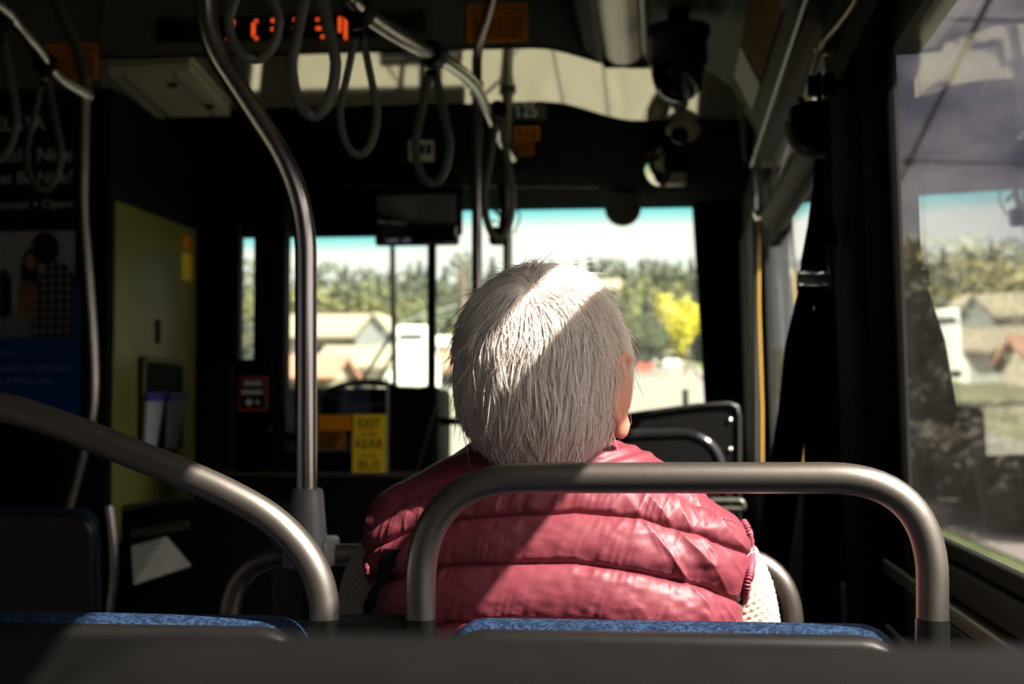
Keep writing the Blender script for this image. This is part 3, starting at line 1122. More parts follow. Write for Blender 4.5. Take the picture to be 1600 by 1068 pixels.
# dark screen back right of the shield
t = thing('driver_screen', P(640, 740, 5.3), 'black tapering panel standing between the shield and the passenger head', 'panel')
poly = [(P(x, y, 5.3).x, P(x, y, 5.3).z) for x, y in ((606, 605), (684, 605), (683, 622), (648, 738), (606, 738))]
MB().prism(poly, 5.3, 5.34, lambda u, v, h: Vector((u, h, v))).build('board', M_black, t)
MB().tube([P(684, 622, 5.29), P(650, 738, 5.29)], .006, 8).build('edge_strip', M_shell2, t, True)
MB().box((P(615, 738, 5.3).x, 5.30, 0.0), (P(640, 738, 5.3).x, 5.34, P(615, 737, 5.3).z)).build('stand', M_black, t)
# sill bars low in the driver window
t = thing('window_rail', P(700, 655, 5.9), 'dark cross rail low in the windscreen beside the grey head', 'rail')
MB().rbox((P(676, 655, 5.9).x, 5.9, P(700, 664, 5.9).z), (P(760, 655, 5.9).x, 5.94, P(700, 652, 5.9).z), .006, 2).build('rail', M_black, t, True)
MB().rbox((P(676, 655, 5.9).x, 5.91, P(676, 705, 5.9).z), (P(683, 655, 5.9).x, 5.95, P(676, 620, 5.9).z), .004, 2).build('post', M_black, t, True)

# sun visor, mirror
VY = 5.75
t = thing('sun_visor', (P(600, 380, VY).x, VY, P(600, 372, VY).z), 'wide black sun visor over the driver half of the windscreen', 'sun visor')
MB().rbox((P(330, 300, VY).x, VY, P(600, 369, VY).z), (P(722, 300, VY).x, VY + .03, P(600, 281, VY).z), .012, 3).build('blade', M_black, t, True)
MB().tube([P(500, 288, VY - .05), P(935, 290, VY - .05)], .008, 8).build('rod', M_shell2, t, True)
MY = 5.35
t = thing('rearview_mirror', P(650, 385, MY), 'wide rounded interior mirror hanging before the windscreen', 'mirror')
a, b = P(585, 384, MY), P(717, 300, MY)
MB().rbox((a.x, MY, a.z), (b.x, MY + .03, b.z), .035, 6).build('housing', M_black, t, True)
Mm = Matrix.Translation(((a.x + b.x) / 2, MY - .002, (a.z + b.z) / 2)) @ Matrix.Rotation(math.radians(-15), 4, 'Z') @ Matrix.Rotation(math.radians(4), 4, 'X')
w_, h_ = (b.x - a.x) / 2 - .008, (b.z - a.z) / 2 - .008
MB().rbox((a.x + .008, MY - .004, a.z + .008), (b.x - .008, MY + .004, b.z - .008), .028, 5).build('glass', M_mirror, t, True)
MB().tube([P(655, 303, MY + .015), P(655, 270, MY + .1)], .012, 10).build('arm', M_black, t, True)

# small driver camera by the second pole
t = thing('dash_camera', P(779, 360, 5.35), 'small black camera on a wire behind the far pole', 'camera')
a, b = P(763, 381, 5.35), P(795, 353, 5.35)
MB().rbox((a.x, 5.35, a.z), (b.x, 5.42, b.z), .012, 3).build('body', M_black, t, True)
MB().tube(bez([P(783, 353, 5.37), P(786, 335, 5.38), P(785, 315, 5.4), P(782, 290, 5.5)]), .012, 8).build('bracket', M_black, t, True)
MB().tube(bez([P(803, 365, 5.36), P(812, 340, 5.36), P(806, 322, 5.36), P(797, 310, 5.36)]), .0035, 6).build('cable', M_black, t, True)
MB().tube(bez([P(750, 335, 5.36), P(762, 345, 5.36), P(776, 345, 5.36)]), .0035, 6).build('cable', M_black, t, True)
t = thing('wiper_cable', P(720, 280, 5.6), 'thin pale rod slanting across the windscreen head behind the pole', 'rod')
MB().tube([P(681, 233, 5.6), P(735, 290, 5.6), P(790, 345, 5.6)], .007, 8).build('rod', M_alu, t, True)

# mirrors and cameras on the right of the windscreen
t = thing('round_mirror', P(973, 353, 5.85), 'flat round black backed mirror over the passenger windscreen', 'mirror')
c = P(973, 325, 5.85)
MB().lathe([(0, .012), (S(26, 5.85), .012), (S(28.5, 5.85), .004), (S(28.5, 5.85), -.006), (0, -.01)], c, (0, -1, 0), 40).build('disc', M_cast, t, True)
MB().tube([P(973, 300, 5.87), P(985, 280, 5.95)], .012, 8).build('stem', M_black, t, True)
t = thing('convex_mirror', P(1026, 293, 5.3), 'tilted oval convex mirror catching bright daylight', 'mirror')
c = P(1026, 254, 5.3)
ax = Vector((-0.82, -0.50, -0.22)).normalized()
R_ = S(40, 5.3)
MB().lathe([(0, -.03), (R_ * .8, -.02), (R_, 0), (R_ * .97, .012), (R_ * .9, .010)], c, ax, 40).build('housing', M_black, t, True)
MB().lathe([(R_ * .92, .008), (R_ * .75, .020), (R_ * .5, .029), (R_ * .25, .034), (0.001, .036)], c, ax, 40).build('glass', M_convex, t, True)
MB().tube([P(1038, 248, 5.32), P(1052, 235, 5.3)], .013, 10).build('clamp', M_black, t, True)
MB().tube([P(1050, 236, 5.3), P(1053, 220, 5.3)], .006, 8).build('stem', M_black, t, True)

t = thing('corner_panel', P(1050, 300, 5.45), 'beige panel behind the tilted oval mirror', 'panel')
a, b = P(1018, 300, 5.5), P(1073, 188, 5.5)
MB().rbox((a.x, 5.5, a.z + .03), (b.x, 5.56, b.z + .01), .01, 2).build('board', M_hatch, t, True)
MB().box((P(1050, 249, 5.5).x, 5.497, P(1050, 249, 5.5).z), (P(1066, 249, 5.5).x, 5.501, P(1050, 246, 5.5).z)).build('slot', M_black, t)

t = thing('small_dome_camera', P(1068, 222, 5.2), 'small beige dome camera above the tilted oval mirror', 'camera')
c = P(1068, 192, 5.2)
MB().lathe([(0, 0.02), (S(30, 5.2), .02), (S(29, 5.2), -.02), (S(26, 5.2), -.04), (S(16, 5.2), -.062), (0, -.07)], c, (0, 0, 1), 32).build('shell', M_camwhite, t, True)
MB().ell(P(1062, 212, 5.12), (.034, .030, .030)).build('lens', M_smoke, t, True)

t = thing('dome_camera', P(1060, 40, 4.0), 'large black dome camera hanging from the olive ceiling', 'camera')
c = P(1060, 50, 4.0)
r1 = S(50, 4.0)
MB().lathe([(0, .012), (r1, .012), (r1, -.006), (r1 * .96, -.016), (r1 * .92, -.018), (0, -.018)], c, (0, 0, 1), 40).build('base_ring', M_black, t, True)
MB().lathe([(0, -.018), (r1 * .90, -.018), (r1 * .88, -.06), (r1 * .92, -.064), (r1 * .92, -.10), (0, -.10)], c, (0, 0, 1), 40).build('collar', M_shell, t, True)
MB().lathe([(r1 * .86, -.10), (r1 * .85, -.125), (r1 * .74, -.158), (r1 * .5, -.185), (r1 * .25, -.196), (0, -.20)], c, (0, 0, 1), 40).build('dome', M_smoke, t, True)
MB().lathe([(0, 0.3), (.03, 0.3), (.03, 0.0), (0, 0)], c, (0, 0, 1), 16).build('stem', M_black, t, True)

# black folded panel by the right wall top
t = thing('door_engine_cover', P(1165, 280, 4.9), 'black angular cover above the front door beside the twin rail', 'cover')
poly = [(1147, 45), (1195, 35), (1182, 110), (1170, 145), (1152, 140)]
MB().prism([(P(x, y, 4.5).x, P(x, y, 4.5).z) for x, y in poly], 4.45, 4.58, lambda u, v, h: Vector((u, h, v))).build('cover', M_black, t)
MB().tube([P(1160, 140, 4.6), P(1170, 250, 4.85)], .018, 10).build('arm', M_black, t, True)
MB().tube([P(1168, 145, 4.6), P(1165, 230, 4.7)], .010, 8).build('rod', M_shell2, t, True)
MB().lathe([(0, 0), (.02, 0), (.02, .03), (0, .03)], P(1167, 165, 4.6), (0, -1, 0), 14).build('joint', M_black, t, True)

# modesty panel behind the front door
QY = 4.3
t = thing('modesty_panel', P(1070, 760, QY), 'black riveted modesty panel ahead of the passenger', 'panel')
pts = [(P(x, y, QY).x, P(x, y, QY).z) for x, y in ((930, 657), (1010, 645), (1090, 634), (1140, 631), (1150, 634), (1153, 642), (1153, 1000), (930, 1000))]
MB().prism(pts, QY, QY + .025, lambda u, v, h: Vector((u, h, v))).build('board', M_black, t)
MB().tube([P(x, y, QY) for x, y in ((935, 656), (1010, 645), (1090, 634), (1140, 631), (1151, 636), (1154, 650), (1154, 1000))], .009, 8).build('edge_trim', M_shell, t, True)
for px, py in ((1140, 656), (1140, 702), (1150, 636)):
    MB().lathe([(0, 0), (.009, 0), (.007, .004), (0, .006)], P(px, py, QY - .001), (0, -1, 0), 14).build('rivet', M_chrome, t, True)
QB = 4.1
t = thing('panel_handrail', P(1070, 750, QB), 'black looped handrail before the riveted panel', 'handrail')
MB().tube(fillet([P(955, 1000, QB), P(960, 690, QB), P(980, 681, QB), P(1080, 677, QB), P(1118, 700, QB), P(1140, 790, QB), P(1145, 1000, QB)], .14), .017, 12).build('rail', M_blackgloss, t, True)
MB().tube(fillet([P(1110, 782, 3.9), P(1160, 782, 3.9), P(1163, 795, 3.9), P(1105, 795, 3.9)], .02), .008, 8).build('loop', M_alu, t, True)
t = thing('bike_rack_post', P(1071, 640, 6.9), 'short black upright outside the windscreen above the riveted panel', 'post')
MB().rbox((P(1066.5, 640, 6.9).x, 6.88, .6), (P(1075.5, 640, 6.9).x, 6.91, P(1071, 608, 6.9).z), .006, 2).build('upright', M_black, t, True)
MB().rbox((P(960, 640, 6.9).x, 6.90, .85), (P(1130, 640, 6.9).x, 6.94, .9), .006, 2).build('cross_bar', M_black, t, True)

# wipers outside the driver half
t = thing('windscreen_wiper', P(560, 600, 6.42), 'slanting twin arm windscreen wiper left of the dark post', 'wiper')
MB().tube([P(556, 610, 6.42), P(590, 556, 6.42), P(618, 512, 6.42)], .007, 8).build('arm', M_black, t, True)
MB().tube([P(578, 615, 6.42), P(600, 578, 6.42), P(618, 545, 6.42)], .006, 8).build('arm', M_shell2, t, True)
MB().tube([P(613, 385, 6.42), P(615, 500, 6.42), P(617, 612, 6.42)], .013, 8).build('blade', M_rubber, t, True)
# exterior mirror seen low left
t = thing('steering_wheel', P(590, 620, 5.75), 'pale rimmed steering wheel glimpsed through the shield', 'steering wheel')
c = P(560, 640, 5.72)
ax = Vector((0.0, -0.55, 0.83)).normalized()
U = Vector((1, 0, 0))
V = ax.cross(U)
MB().tube([c + (U * math.cos(2 * math.pi * k / 40) + V * math.sin(2 * math.pi * k / 40)) * .21 for k in range(41)], .013, 10).build('rim', M_shell2, t, True)
for a in (0.5, 2.6, 4.7):
    MB().tube([c, c + (U * math.cos(a) + V * math.sin(a)) * .205], .012, 8).build('spoke', M_shell2, t, True)
MB().lathe([(0, -.03), (.05, -.03), (.05, .01), (0, .015)], c, ax, 20).build('hub', M_black, t, True)
MB().tube([c, c - ax * .7], .03, 10).build('column', M_black, t, True)

# ================================================================== seats
def pix(pts, Y):
    return [P(x, y, Y) for x, y in pts]


def seat(name, label, x0, x1, Y, ztop, zc, group=None, pad=True, shell_mat=None, base=0.0, corner=0.05, depth=0.42):
    """one moulded seat facing forward: back shell, blue pads, cushion and pedestal"""
    t = thing(name, ((x0 + x1) / 2, Y + .25, base), label, 'seat', group)
    sm_ = shell_mat or M_shell
    lean = 0.10
    M = Matrix.Translation((0, Y, zc)) @ Matrix.Rotation(lean, 4, 'X')
    h = (ztop - zc)

    def slab(xa, xb, za, zb, ya, yb, r, m, nm, rc):
        poly = []
        for (cx, cz, a0) in ((xb - rc, zb - rc, 0), (xa + rc, zb - rc, 90), (xa + rc * .4, za + rc * .4, 180), (xb - rc * .4, za + rc * .4, 270)):
            rr_ = rc if a0 < 180 else rc * .4
            for k in range(7):
                a = math.radians(a0 + 15 * k)
                poly.append((cx + rr_ * math.cos(a), cz + rr_ * math.sin(a)))
        bm = bmesh.new()
        n = len(poly)
        va = [bm.verts.new((u, ya, v)) for u, v in poly]
        vb = [bm.verts.new((u, yb, v)) for u, v in poly]
        bm.faces.new(va)
        bm.faces.new(vb[::-1])
        for i in range(n):
            j = (i + 1) % n
            bm.faces.new((va[j], va[i], vb[i], vb[j]))
        bmesh.ops.recalc_face_normals(bm, faces=bm.faces[:])
        ed = [e for e in bm.edges if abs(e.verts[0].co.y - e.verts[1].co.y) < 1e-6]
        bmesh.ops.bevel(bm, geom=ed, offset=r, segments=4, profile=.5, affect='EDGES')
        bmesh.ops.transform(bm, matrix=M, verts=bm.verts[:])
        bm.verts.index_update()
        o = MB()
        o.add([v.co.copy() for v in bm.verts], [[v.index for v in f.verts] for f in bm.faces])
        bm.free()
        return o.build(nm, m, t, True, 60)
    slab(x0, x1, -.06, h, 0.0, .030, .013, sm_, 'back_shell', corner)
    if pad:
        slab(x0 + .006, x1 - .006, -.02, h + .003, .018, .066, .016, M_blue, 'back_pad', corner * .8)
    cz = zc
    MB().rbox((x0, Y + .06, cz - .075), (x1, Y + .07 + depth, cz - .02), .02, 3).build('seat_pan', sm_, t, True)
    MB().rbox((x0 + .01, Y + .07, cz - .03), (x1 - .01, Y + .06 + depth, cz + .03), .025, 4).build('cushion', M_blue, t, True)
    xm = (x0 + x1) / 2
    MB().rbox((xm - .05, Y + .12, base), (xm + .05, Y + .34, cz - .07), .015, 2).build('pedestal', M_shell2, t, True)
    return t


SY = 1.42
ZT = P(1000, 978, SY).z
xA, xB = P(684, 970, SY).x, P(1424, 970, SY).x
s1 = seat('bus_seat', 'blue padded seat under the passenger, topped by the wide arched bar', xA, xB, SY + .035, ZT - .004, 0.46, 'seats of the passenger row')
barp = fillet(pix([(657, 1120), (657, 746), (1457, 746), (1457, 1120)], SY), [0, .108, .100, 0], 14)
MB().tube(barp, S(24.2, SY), 22).build('grab_bar', M_bar, s1, True)
for px in (657, 1457):
    MB().tube(pix([(px, 966), (px, 1100)], SY), S(25.6, SY), 22).build('bar_socket', M_shell, s1, True)
xA2, xB2 = P(-160, 970, SY).x, P(484, 970, SY).x
s2 = seat('bus_seat', 'blue padded aisle seat under the slanting grab bar', xA2, xB2, SY + .035, ZT - .005, 0.46, 'seats of the passenger row')
bp2 = bez(pix([(-140, 632), (-60, 628), (20, 640), (90, 662), (180, 697), (270, 733), (350, 768), (420, 808), (468, 854), (496, 902), (507, 948)], SY), 5) + pix([(507, 1000), (507, 1120)], SY)
MB().tube(bp2, S(24.5, SY), 22).build('grab_bar', M_bar, s2, True)
MB().tube(pix([(507, 966), (507, 1100)], SY), S(26, SY), 22).build('bar_socket', M_shell, s2, True)
t = thing('seat_frame', (P(580, 985, SY).x, SY, 0), 'dark cross tube joining the two posts between the seats', 'frame')
MB().tube(pix([(507, 977), (657, 977)], SY + .006), S(18, SY), 16).build('cross_tube', M_shell, t, True)
MB().tube([P(580, 985, SY + .02), (P(580, 985, SY).x, SY + .06, 0.0)], .02, 12).build('leg', M_shell2, t, True)

# the row in front of the camera (out of focus, low in the picture)
gx0, gx1 = P(10, 1050, .45).x, .335
t = seat('bus_seat', 'charcoal seat back nearest the viewer along the lower edge', gx0, gx1, .47, P(900, 990, .43).z, 0.56, None, False, M_shell_lit, 0.0, 0.07)

# row ahead of the passenger with its long arched bar
RY = 2.15
s3 = seat('bus_seat', 'double seat ahead of the passenger carrying the long low bar', P(352, 985, RY).x, P(1248, 985, RY).x, RY + .02, P(800, 985, RY).z, 0.46)
MB().tube(fillet(pix([(358, 1120), (358, 866), (1238, 868), (1238, 1120)], RY), [0, .105, .105, 0], 12), S(17, RY), 18).build('grab_bar', M_bar, s3, True)

# seat on the other side of the aisle
LY = 3.0
s4 = seat('bus_seat', 'dark blue double seat across the aisle below the poster', LX + .03, P(158, 850, LY).x, LY, P(60, 797, LY).z, 0.48, None, True, M_shell, 0.0)
MB().rbox((LX + .03, LY - .03, 0.55), (P(158, 850, LY).x - .01, LY - .008, P(60, 884, LY).z), .01, 3).build('lower_shell', M_shell2, s4, True)
MB().tube(bez(pix([(170, 790), (177, 850), (178, 900), (172, 960), (165, 1080)], LY - .02)), .011, 10).build('edge_tube', M_steel, s4, True)

# ================================================================== stanchions
t = thing('stanchion_pole', P(478, 880, 2.1), 'bent stainless pole rising from the low bar, nearest of the poles', 'pole', 'stanchion poles')
MB().tube(fillet(pix([(321, -60), (321, 60), (478, 300), (478, 768)], 2.1), [0, .13, .10, 0], 14), S(17.5, 2.1), 20).build('tube', M_steel, t, True)
sl_ = MB()
sl_.lathe([(0, 0), (.0205, 0), (.0235, -.004), (.026, -.03), (.031, -.085), (.033, -.115), (0, -.115)], P(480, 763, 2.1), (0, 0, 1), 24)
sl_.build('sleeve', M_cast, t, True)
MB().rbox((P(444, 880, 2.1).x, 2.085, P(480, 889, 2.1).z), (P(514, 880, 2.1).x, 2.175, P(480, 842, 2.1).z), .006, 2).build('clamp', M_cast, t, True)

t = thing('stanchion_pole', P(745, 760, 4.4), 'slim stainless pole standing left of the grey head', 'pole', 'stanchion poles')
MB().tube(fillet([P(772, -20, 4.3), P(763, 20, 4.35), P(745, 75, 4.4), P(745, 500, 4.4), (P(745, 500, 4.4).x, 4.4, 0.0)], .12), S(8.2, 4.4), 14).build('tube', M_steel, t, True)
MB().tube(pix([(745, 128), (745, 150)], 4.4), S(11, 4.4), 14).build('collar', M_steel_old, t, True)
t = thing('stanchion_pole', P(793, 760, 5.0), 'farthest dark pole reaching the glossy ceiling behind the grey head', 'pole', 'stanchion poles')
xp = P(793, 300, 5.0).x
MB().tube([(xp, 5.0, soffit_z(xp, 5.0) - .002), (xp, 5.0, 0.0)], S(7.2, 5.0), 14).build('tube', M_steel_old, t, True)
MB().lathe([(0, 0), (.030, 0), (.030, -.012), (.02, -.018), (.02, -.05), (0, -.05)], (xp, 5.0, soffit_z(xp, 5.0) - .004), (0, 0, 1), 18).build('flange', M_steel_old, t, True)
t = thing('stanchion_pole', P(135, 760, 4.0), 'kinked stainless pole before the dark poster', 'pole', 'stanchion poles')
MB().tube(bez(pix([(132, 140), (131, 240), (130, 330), (136, 420), (143, 520), (146, 600), (142, 655), (130, 706), (116, 760), (107, 796), (109, 818), (122, 829), (134, 824)], 4.0), 6), S(9.0, 4.0), 14).build('tube', M_steel_old, t, True)
MB().tube(bez(pix([(60, -60), (84, -5), (112, 58), (130, 105), (133, 145)], 4.0), 6), S(9.0, 4.0), 14).build('upper_tube', M_strap, t, True)
MB().ell(P(133, 148, 4.0), (.024, .024, .022)).build('joint', M_steel_old, t, True)

t = thing('overhead_rail', P(660, 80, 3.2), 'curved overhead grab rail running forward to the slim pole, holding straps', 'rail')
rail_pts = [P(540, -8, 2.55), P(560, 12, 2.6), P(600, 42, 2.75), P(650, 72, 2.95), P(700, 98, 3.25), P(738, 130, 3.7), P(760, 170, 4.2), P(783, 218, 4.7), P(801, 246, 4.95)]
MB().tube(bez(rail_pts, 7), .0165, 16).build('rail', M_steel, t, True)
t = thing('overhead_rail', P(60, 70, 3.4), 'curved overhead grab rail joining the kinked pole, holding straps', 'rail')
rail2 = [P(-60, -30, 2.9), P(0, 12, 3.1), P(20, 32, 3.2), P(45, 62, 3.4), P(70, 96, 3.55), P(95, 124, 3.75), P(133, 147, 3.98)]
MB().tube(bez(rail2, 7), .0165, 16).build('rail', M_steel, t, True)
t = thing('clamp_ring', P(683, 83, 3.15), 'black fitting clamped round the overhead rail in mid span', 'fitting')


def ring_at(p, d, r, m, parent, nm='ring'):
    d = Vector(d).normalized()
    MB().lathe([(r * .7, -.03), (r, -.026), (r * 1.08, 0), (r, .026), (r * .7, .03)], p, d, 20).build(nm, m, parent, True)


rl = bez(rail_pts, 7)
ring_at(P(675, 84, 3.08), (P(700, 98, 3.25) - P(650, 72, 2.95)), .027, M_black, t)


def strap(px, top, bottom, wpx, Y, label, rail_px, wide=9, swing=0.0):
    """hanging loop on a rail: hanger, buckle and the strap loop itself"""
    a = P(px, top, Y)
    b = P(px, bottom, Y)
    t = thing('hanging_strap', a, label, 'strap', 'hanging straps')
    H = a.z - b.z
    w = S(wpx, Y) / 2
    pts = []
    n = 44
    for k in range(n + 1):
        u = k / n * 2 - 1                       # -1 .. 1 round the loop from apex to apex
        ang = math.pi * u
        # teardrop
        s = (1 - math.cos(math.pi * (1 - abs(u)))) / 2     # 0 at apex, 1 at the bottom
        zz = s
        xx = math.sin(math.pi * (1 - abs(u)) ** 0.80 * 1.0) if True else 0
        xx = (math.sin(math.pi * min(1, (s ** 1.25)) ) if s < 0.5 else math.sqrt(max(0, 1 - ((s - .62) / .38) ** 2)) if s > .62 else 1.0)
        if s < 0.62:
            q = s / 0.62
            xx = 0.12 + 0.88 * (q ** 0.9) * (1 - 0.12 * (1 - q)) if q < 1 else 1
        sg = -1 if u < 0 else 1
        pts.append(Vector((a.x + sg * w * xx * 1.0 + swing * s, Y + 0.004 * sg, a.z - H * zz)))
    # smooth the sampling of the bottom
    pts = [p for i, p in enumerate(pts) if i == 0 or (p - pts[i - 1]).length > 1e-4]
    MB().tube(pts, S(wide, Y) / 2, 8, True, 2.0 if wide < 8 else 1.6).build('loop', M_strap, t, True)
    MB().rbox((a.x - .011, Y - .012, a.z - .012), (a.x + .011, Y + .012, a.z + S(abs(top - rail_px) * .6, Y)), .004, 2).build('buckle', M_black, t, True)
    MB().tube([(a.x - .009, Y - .013, a.z + .004), (a.x + .009, Y - .013, a.z + .004)], .003, 8).build('pin', M_chrome, t, True)
    rp = P(px, rail_px, Y)
    MB().lathe([(.0165, -.020), (.027, -.018), (.029, 0), (.027, .018), (.0165, .020)], rp, (0.25, 1, -.1), 18).build('hanger', M_black, t, True)
    return t


strap(398, -75, 92, 82, 2.25, 'strap loop cut by the upper edge beside the bent pole', -95, 10)
strap(491, -45, 180, 71, 2.45, 'strap loop crossing the lit orange characters', -70, 12)
strap(561, 52, 242, 60, 2.62, 'strap loop hanging from the head of the overhead rail over the bright ceiling', 18, 8)
strap(676, 112, 286, 55, 3.12, 'strap loop in front of the pale square notice', 88, 9)
strap(779, 186, 372, 46, 4.35, 'strap loop between the slim pole and the farthest pole', 172, 6)
strap(70, 128, 296, 58, 3.56, 'thin strap loop hanging over the dark poster', 98, 6)
strap(0, 60, 245, 60, 3.15, 'strap loop cut by the picture side near the poster', 30, 8)

# ================================================================== window side fittings
TY0, TY1 = 4.35, 3.0
t = thing('sun_blind', P(1240, 290, 3.6), 'rolled olive blind tube along the head of the far window', 'blind')
pA, pB = P(1212, 338, 4.45), P(1303, 190, 2.98)
MB().tube([pA, pA.lerp(pB, .35), pA.lerp(pB, .7), pB], .047, 20).build('roll', M_cove, t, True)
MB().tube([pA + Vector((.03, 0, -.04)), pB + Vector((.03, 0, -.04))], .010, 8).build('hem_bar', M_cove, t, True)
t = thing('pull_cord', P(1187, 338, 4.5), 'yellow stop request cord strung along the windows', 'cord')
cordp = bez([P(1345, -40, 2.3), P(1337, 0, 2.4), P(1312, 36, 2.6), P(1285, 70, 2.82), P(1270, 110, 2.95), P(1256, 165, 3.2), P(1243, 210, 3.5), P(1222, 268, 3.9), P(1203, 318, 4.3), P(1186, 338, 4.5)], 6)
MB().tube(cordp, .0055, 8).build('cord', M_cord, t, True)
MB().tube([P(1185, 338, 4.5), P(1185, 480, 4.5), P(1190, 640, 4.5), P(1190, 740, 4.5)], .006, 8).build('drop_cord', M_cord, t, True)
MB().lathe([(.006, -.012), (.016, -.010), (.016, .010), (.006, .012)], P(1184, 336, 4.5), (1, 0, .4), 14).build('guide', M_chrome, t, True)
t = thing('cord_bracket', P(1284, 75, 2.82), 'small chrome eyelet bracket holding the yellow cord on the pillar', 'bracket')
for (px, py, r) in ((1283, 73, .013), (1288, 62, .009)):
    c = P(px, py, 2.82)
    MB().tube([c + Vector((math.cos(a) * r, 0, math.sin(a) * r)) for a in [2 * math.pi * k / 20 for k in range(21)]], .0028, 8).build('eyelet', M_chrome, t, True)
MB().rbox((P(1288, 70, 2.84).x, 2.83, P(1288, 84, 2.84).z), (.36, 2.86, P(1288, 62, 2.84).z), .003, 2).build('plate', M_steel_old, t, True)
t = thing('grab_stanchion', P(1179, 300, 4.75), 'short dark upright below the twin rail beside the far window', 'post')
MB().tube(pix([(1176, 262), (1179, 300), (1180, 345), (1181, 760)], 4.85), .010, 10).build('tube', M_shell2, t, True)

BYY = 2.62
t = thing('belt_retractor', P(1265, 205, BYY), 'black seat belt retractor hanging on a bracket beside the dark pillar', 'seat belt')
body = [(1234, 172), (1250, 166), (1262, 162), (1288, 162), (1294, 170), (1296, 232), (1288, 238), (1266, 238), (1246, 228), (1236, 208), (1232, 188)]
MB().prism([(P(x, y, BYY).x, P(x, y, BYY).z) for x, y in body], BYY - .03, BYY + .03, lambda u, v, h: Vector((u, h, v))).build('housing', M_black, t, True, 30)
MB().tube(bez(pix([(1231, 190), (1233, 212), (1244, 232), (1264, 243), (1290, 243)], BYY)), .0055, 8).build('rim', M_cast, t, True)
MB().tube(pix([(1254, 163), (1250, 152)], BYY), .006, 8).build('release_lever', mat('dark red plastic', (.05, .008, .008), .4), t, True)
MB().rbox((P(1262, 150, BYY).x, BYY - .015, P(1262, 150, BYY).z), (P(1281, 150, BYY).x, BYY + .015, P(1262, 119, BYY).z), .004, 2).build('bracket', M_black, t, True)
MB().rbox((P(1285, 150, BYY).x, BYY - .015, P(1262, 151, BYY).z), (P(1304, 150, BYY).x, BYY + .015, P(1262, 116, BYY).z), .004, 2).build('bracket', M_black, t, True)
MB().rbox((P(1276, 150, BYY).x, BYY - .008, P(1276, 166, BYY).z), (P(1284, 150, BYY).x, BYY + .008, P(1262, 114, BYY).z), .003, 2).build('stem', M_black, t, True)
MB().rbox((P(1300, 150, BYY).x, BYY - .012, P(1262, 142, BYY).z), (.385, BYY + .012, P(1262, 126, BYY).z), .003, 2).build('arm', M_black, t, True)


def webbing(name, rows, th, parent, m=M_belt):
    """rows: (px left, px right, py, Y)"""
    o = MB()
    vs, fs = [], []
    for (a, b, y, Y) in rows:
        A, B = P(a, y, Y), P(b, y, Y)
        vs += [A, B, B + Vector((0, th, 0)), A + Vector((0, th, 0))]
    for i in range(len(rows) - 1):
        for k in range(4):
            p, q = 4 * i + k, 4 * i + (k + 1) % 4
            fs.append((p, q, q + 4, p + 4))
    fs.append((3, 2, 1, 0))
    e = 4 * (len(rows) - 1)
    fs.append((e, e + 1, e + 2, e + 3))
    o.add(vs, fs)
    return o.build(name, m, parent, True, 30)


webbing('upper_belt', [(1273, 1288, 238, BYY), (1270, 1288, 290, BYY), (1262, 1290, 350, BYY), (1252, 1291, 405, BYY), (1250, 1292, 424, BYY)], .004, t)
for (ya, yb) in ((428, 443),):
    MB().rbox((P(1247, yb, BYY).x, BYY - .010, P(1270, yb, BYY).z), (P(1296, ya, BYY).x, BYY - .005, P(1270, ya, BYY).z), .0015, 2).build('buckle_plate', mat('blued steel buckle', (.22, .26, .30), .35, .6), t, True)
MB().tube(bez(pix([(1293, 414), (1297, 424), (1297, 450), (1292, 457)], BYY - .007)), .0022, 8).build('buckle_edge', M_steel, t, True)
MB().tube(bez(pix([(1249, 424), (1247, 432), (1247, 446), (1246, 454)], BYY - .007)), .0018, 8).build('buckle_edge', M_steel, t, True)
for y in (422, 445):
    MB().tube(bez(pix([(1255, y - (1 if y > 430 else -0)), (1270, y + (-2 if y > 430 else 3)), (1286, y - (1 if y > 430 else 0))], BYY - .008)), .0025, 8).build('slot_bar', M_chrome, t, True)
webbing('lower_belt', [(1249, 1278, 446, BYY), (1243, 1272, 470, BYY), (1226, 1266, 540, BYY), (1216, 1260, 640, BYY), (1200, 1252, 740, BYY), (1182, 1236, 860, BYY), (1166, 1222, 985, BYY)], .004, t)
webbing('lower_belt', [(1268, 1294, 446, BYY - .006), (1272, 1300, 480, BYY - .006), (1262, 1304, 540, BYY - .006), (1256, 1308, 640, BYY - .006), (1256, 1310, 760, BYY - .006), (1254, 1311, 985, BYY - .006)], .004, t)
t = thing('wall_speaker', P(1297, 360, 2.75), 'small dark fin shaped cover on the pillar behind the belt', 'cover')
MB().prism([(P(x, y, 2.75).x, P(x, y, 2.75).z) for x, y in ((1288, 334), (1294, 334), (1302, 346), (1308, 372), (1309, 383), (1288, 383))], 2.74, 2.78, lambda u, v, h: Vector((u, h, v))).build('cover', M_black, t)

# grey wall panel under the pillar
struct(MB().rbox((-0.006, 2.2, -1.2), (0.0, 3.0, -0.36), .003, 2, MR).build('trim_5', M_wallgrey, None, True))

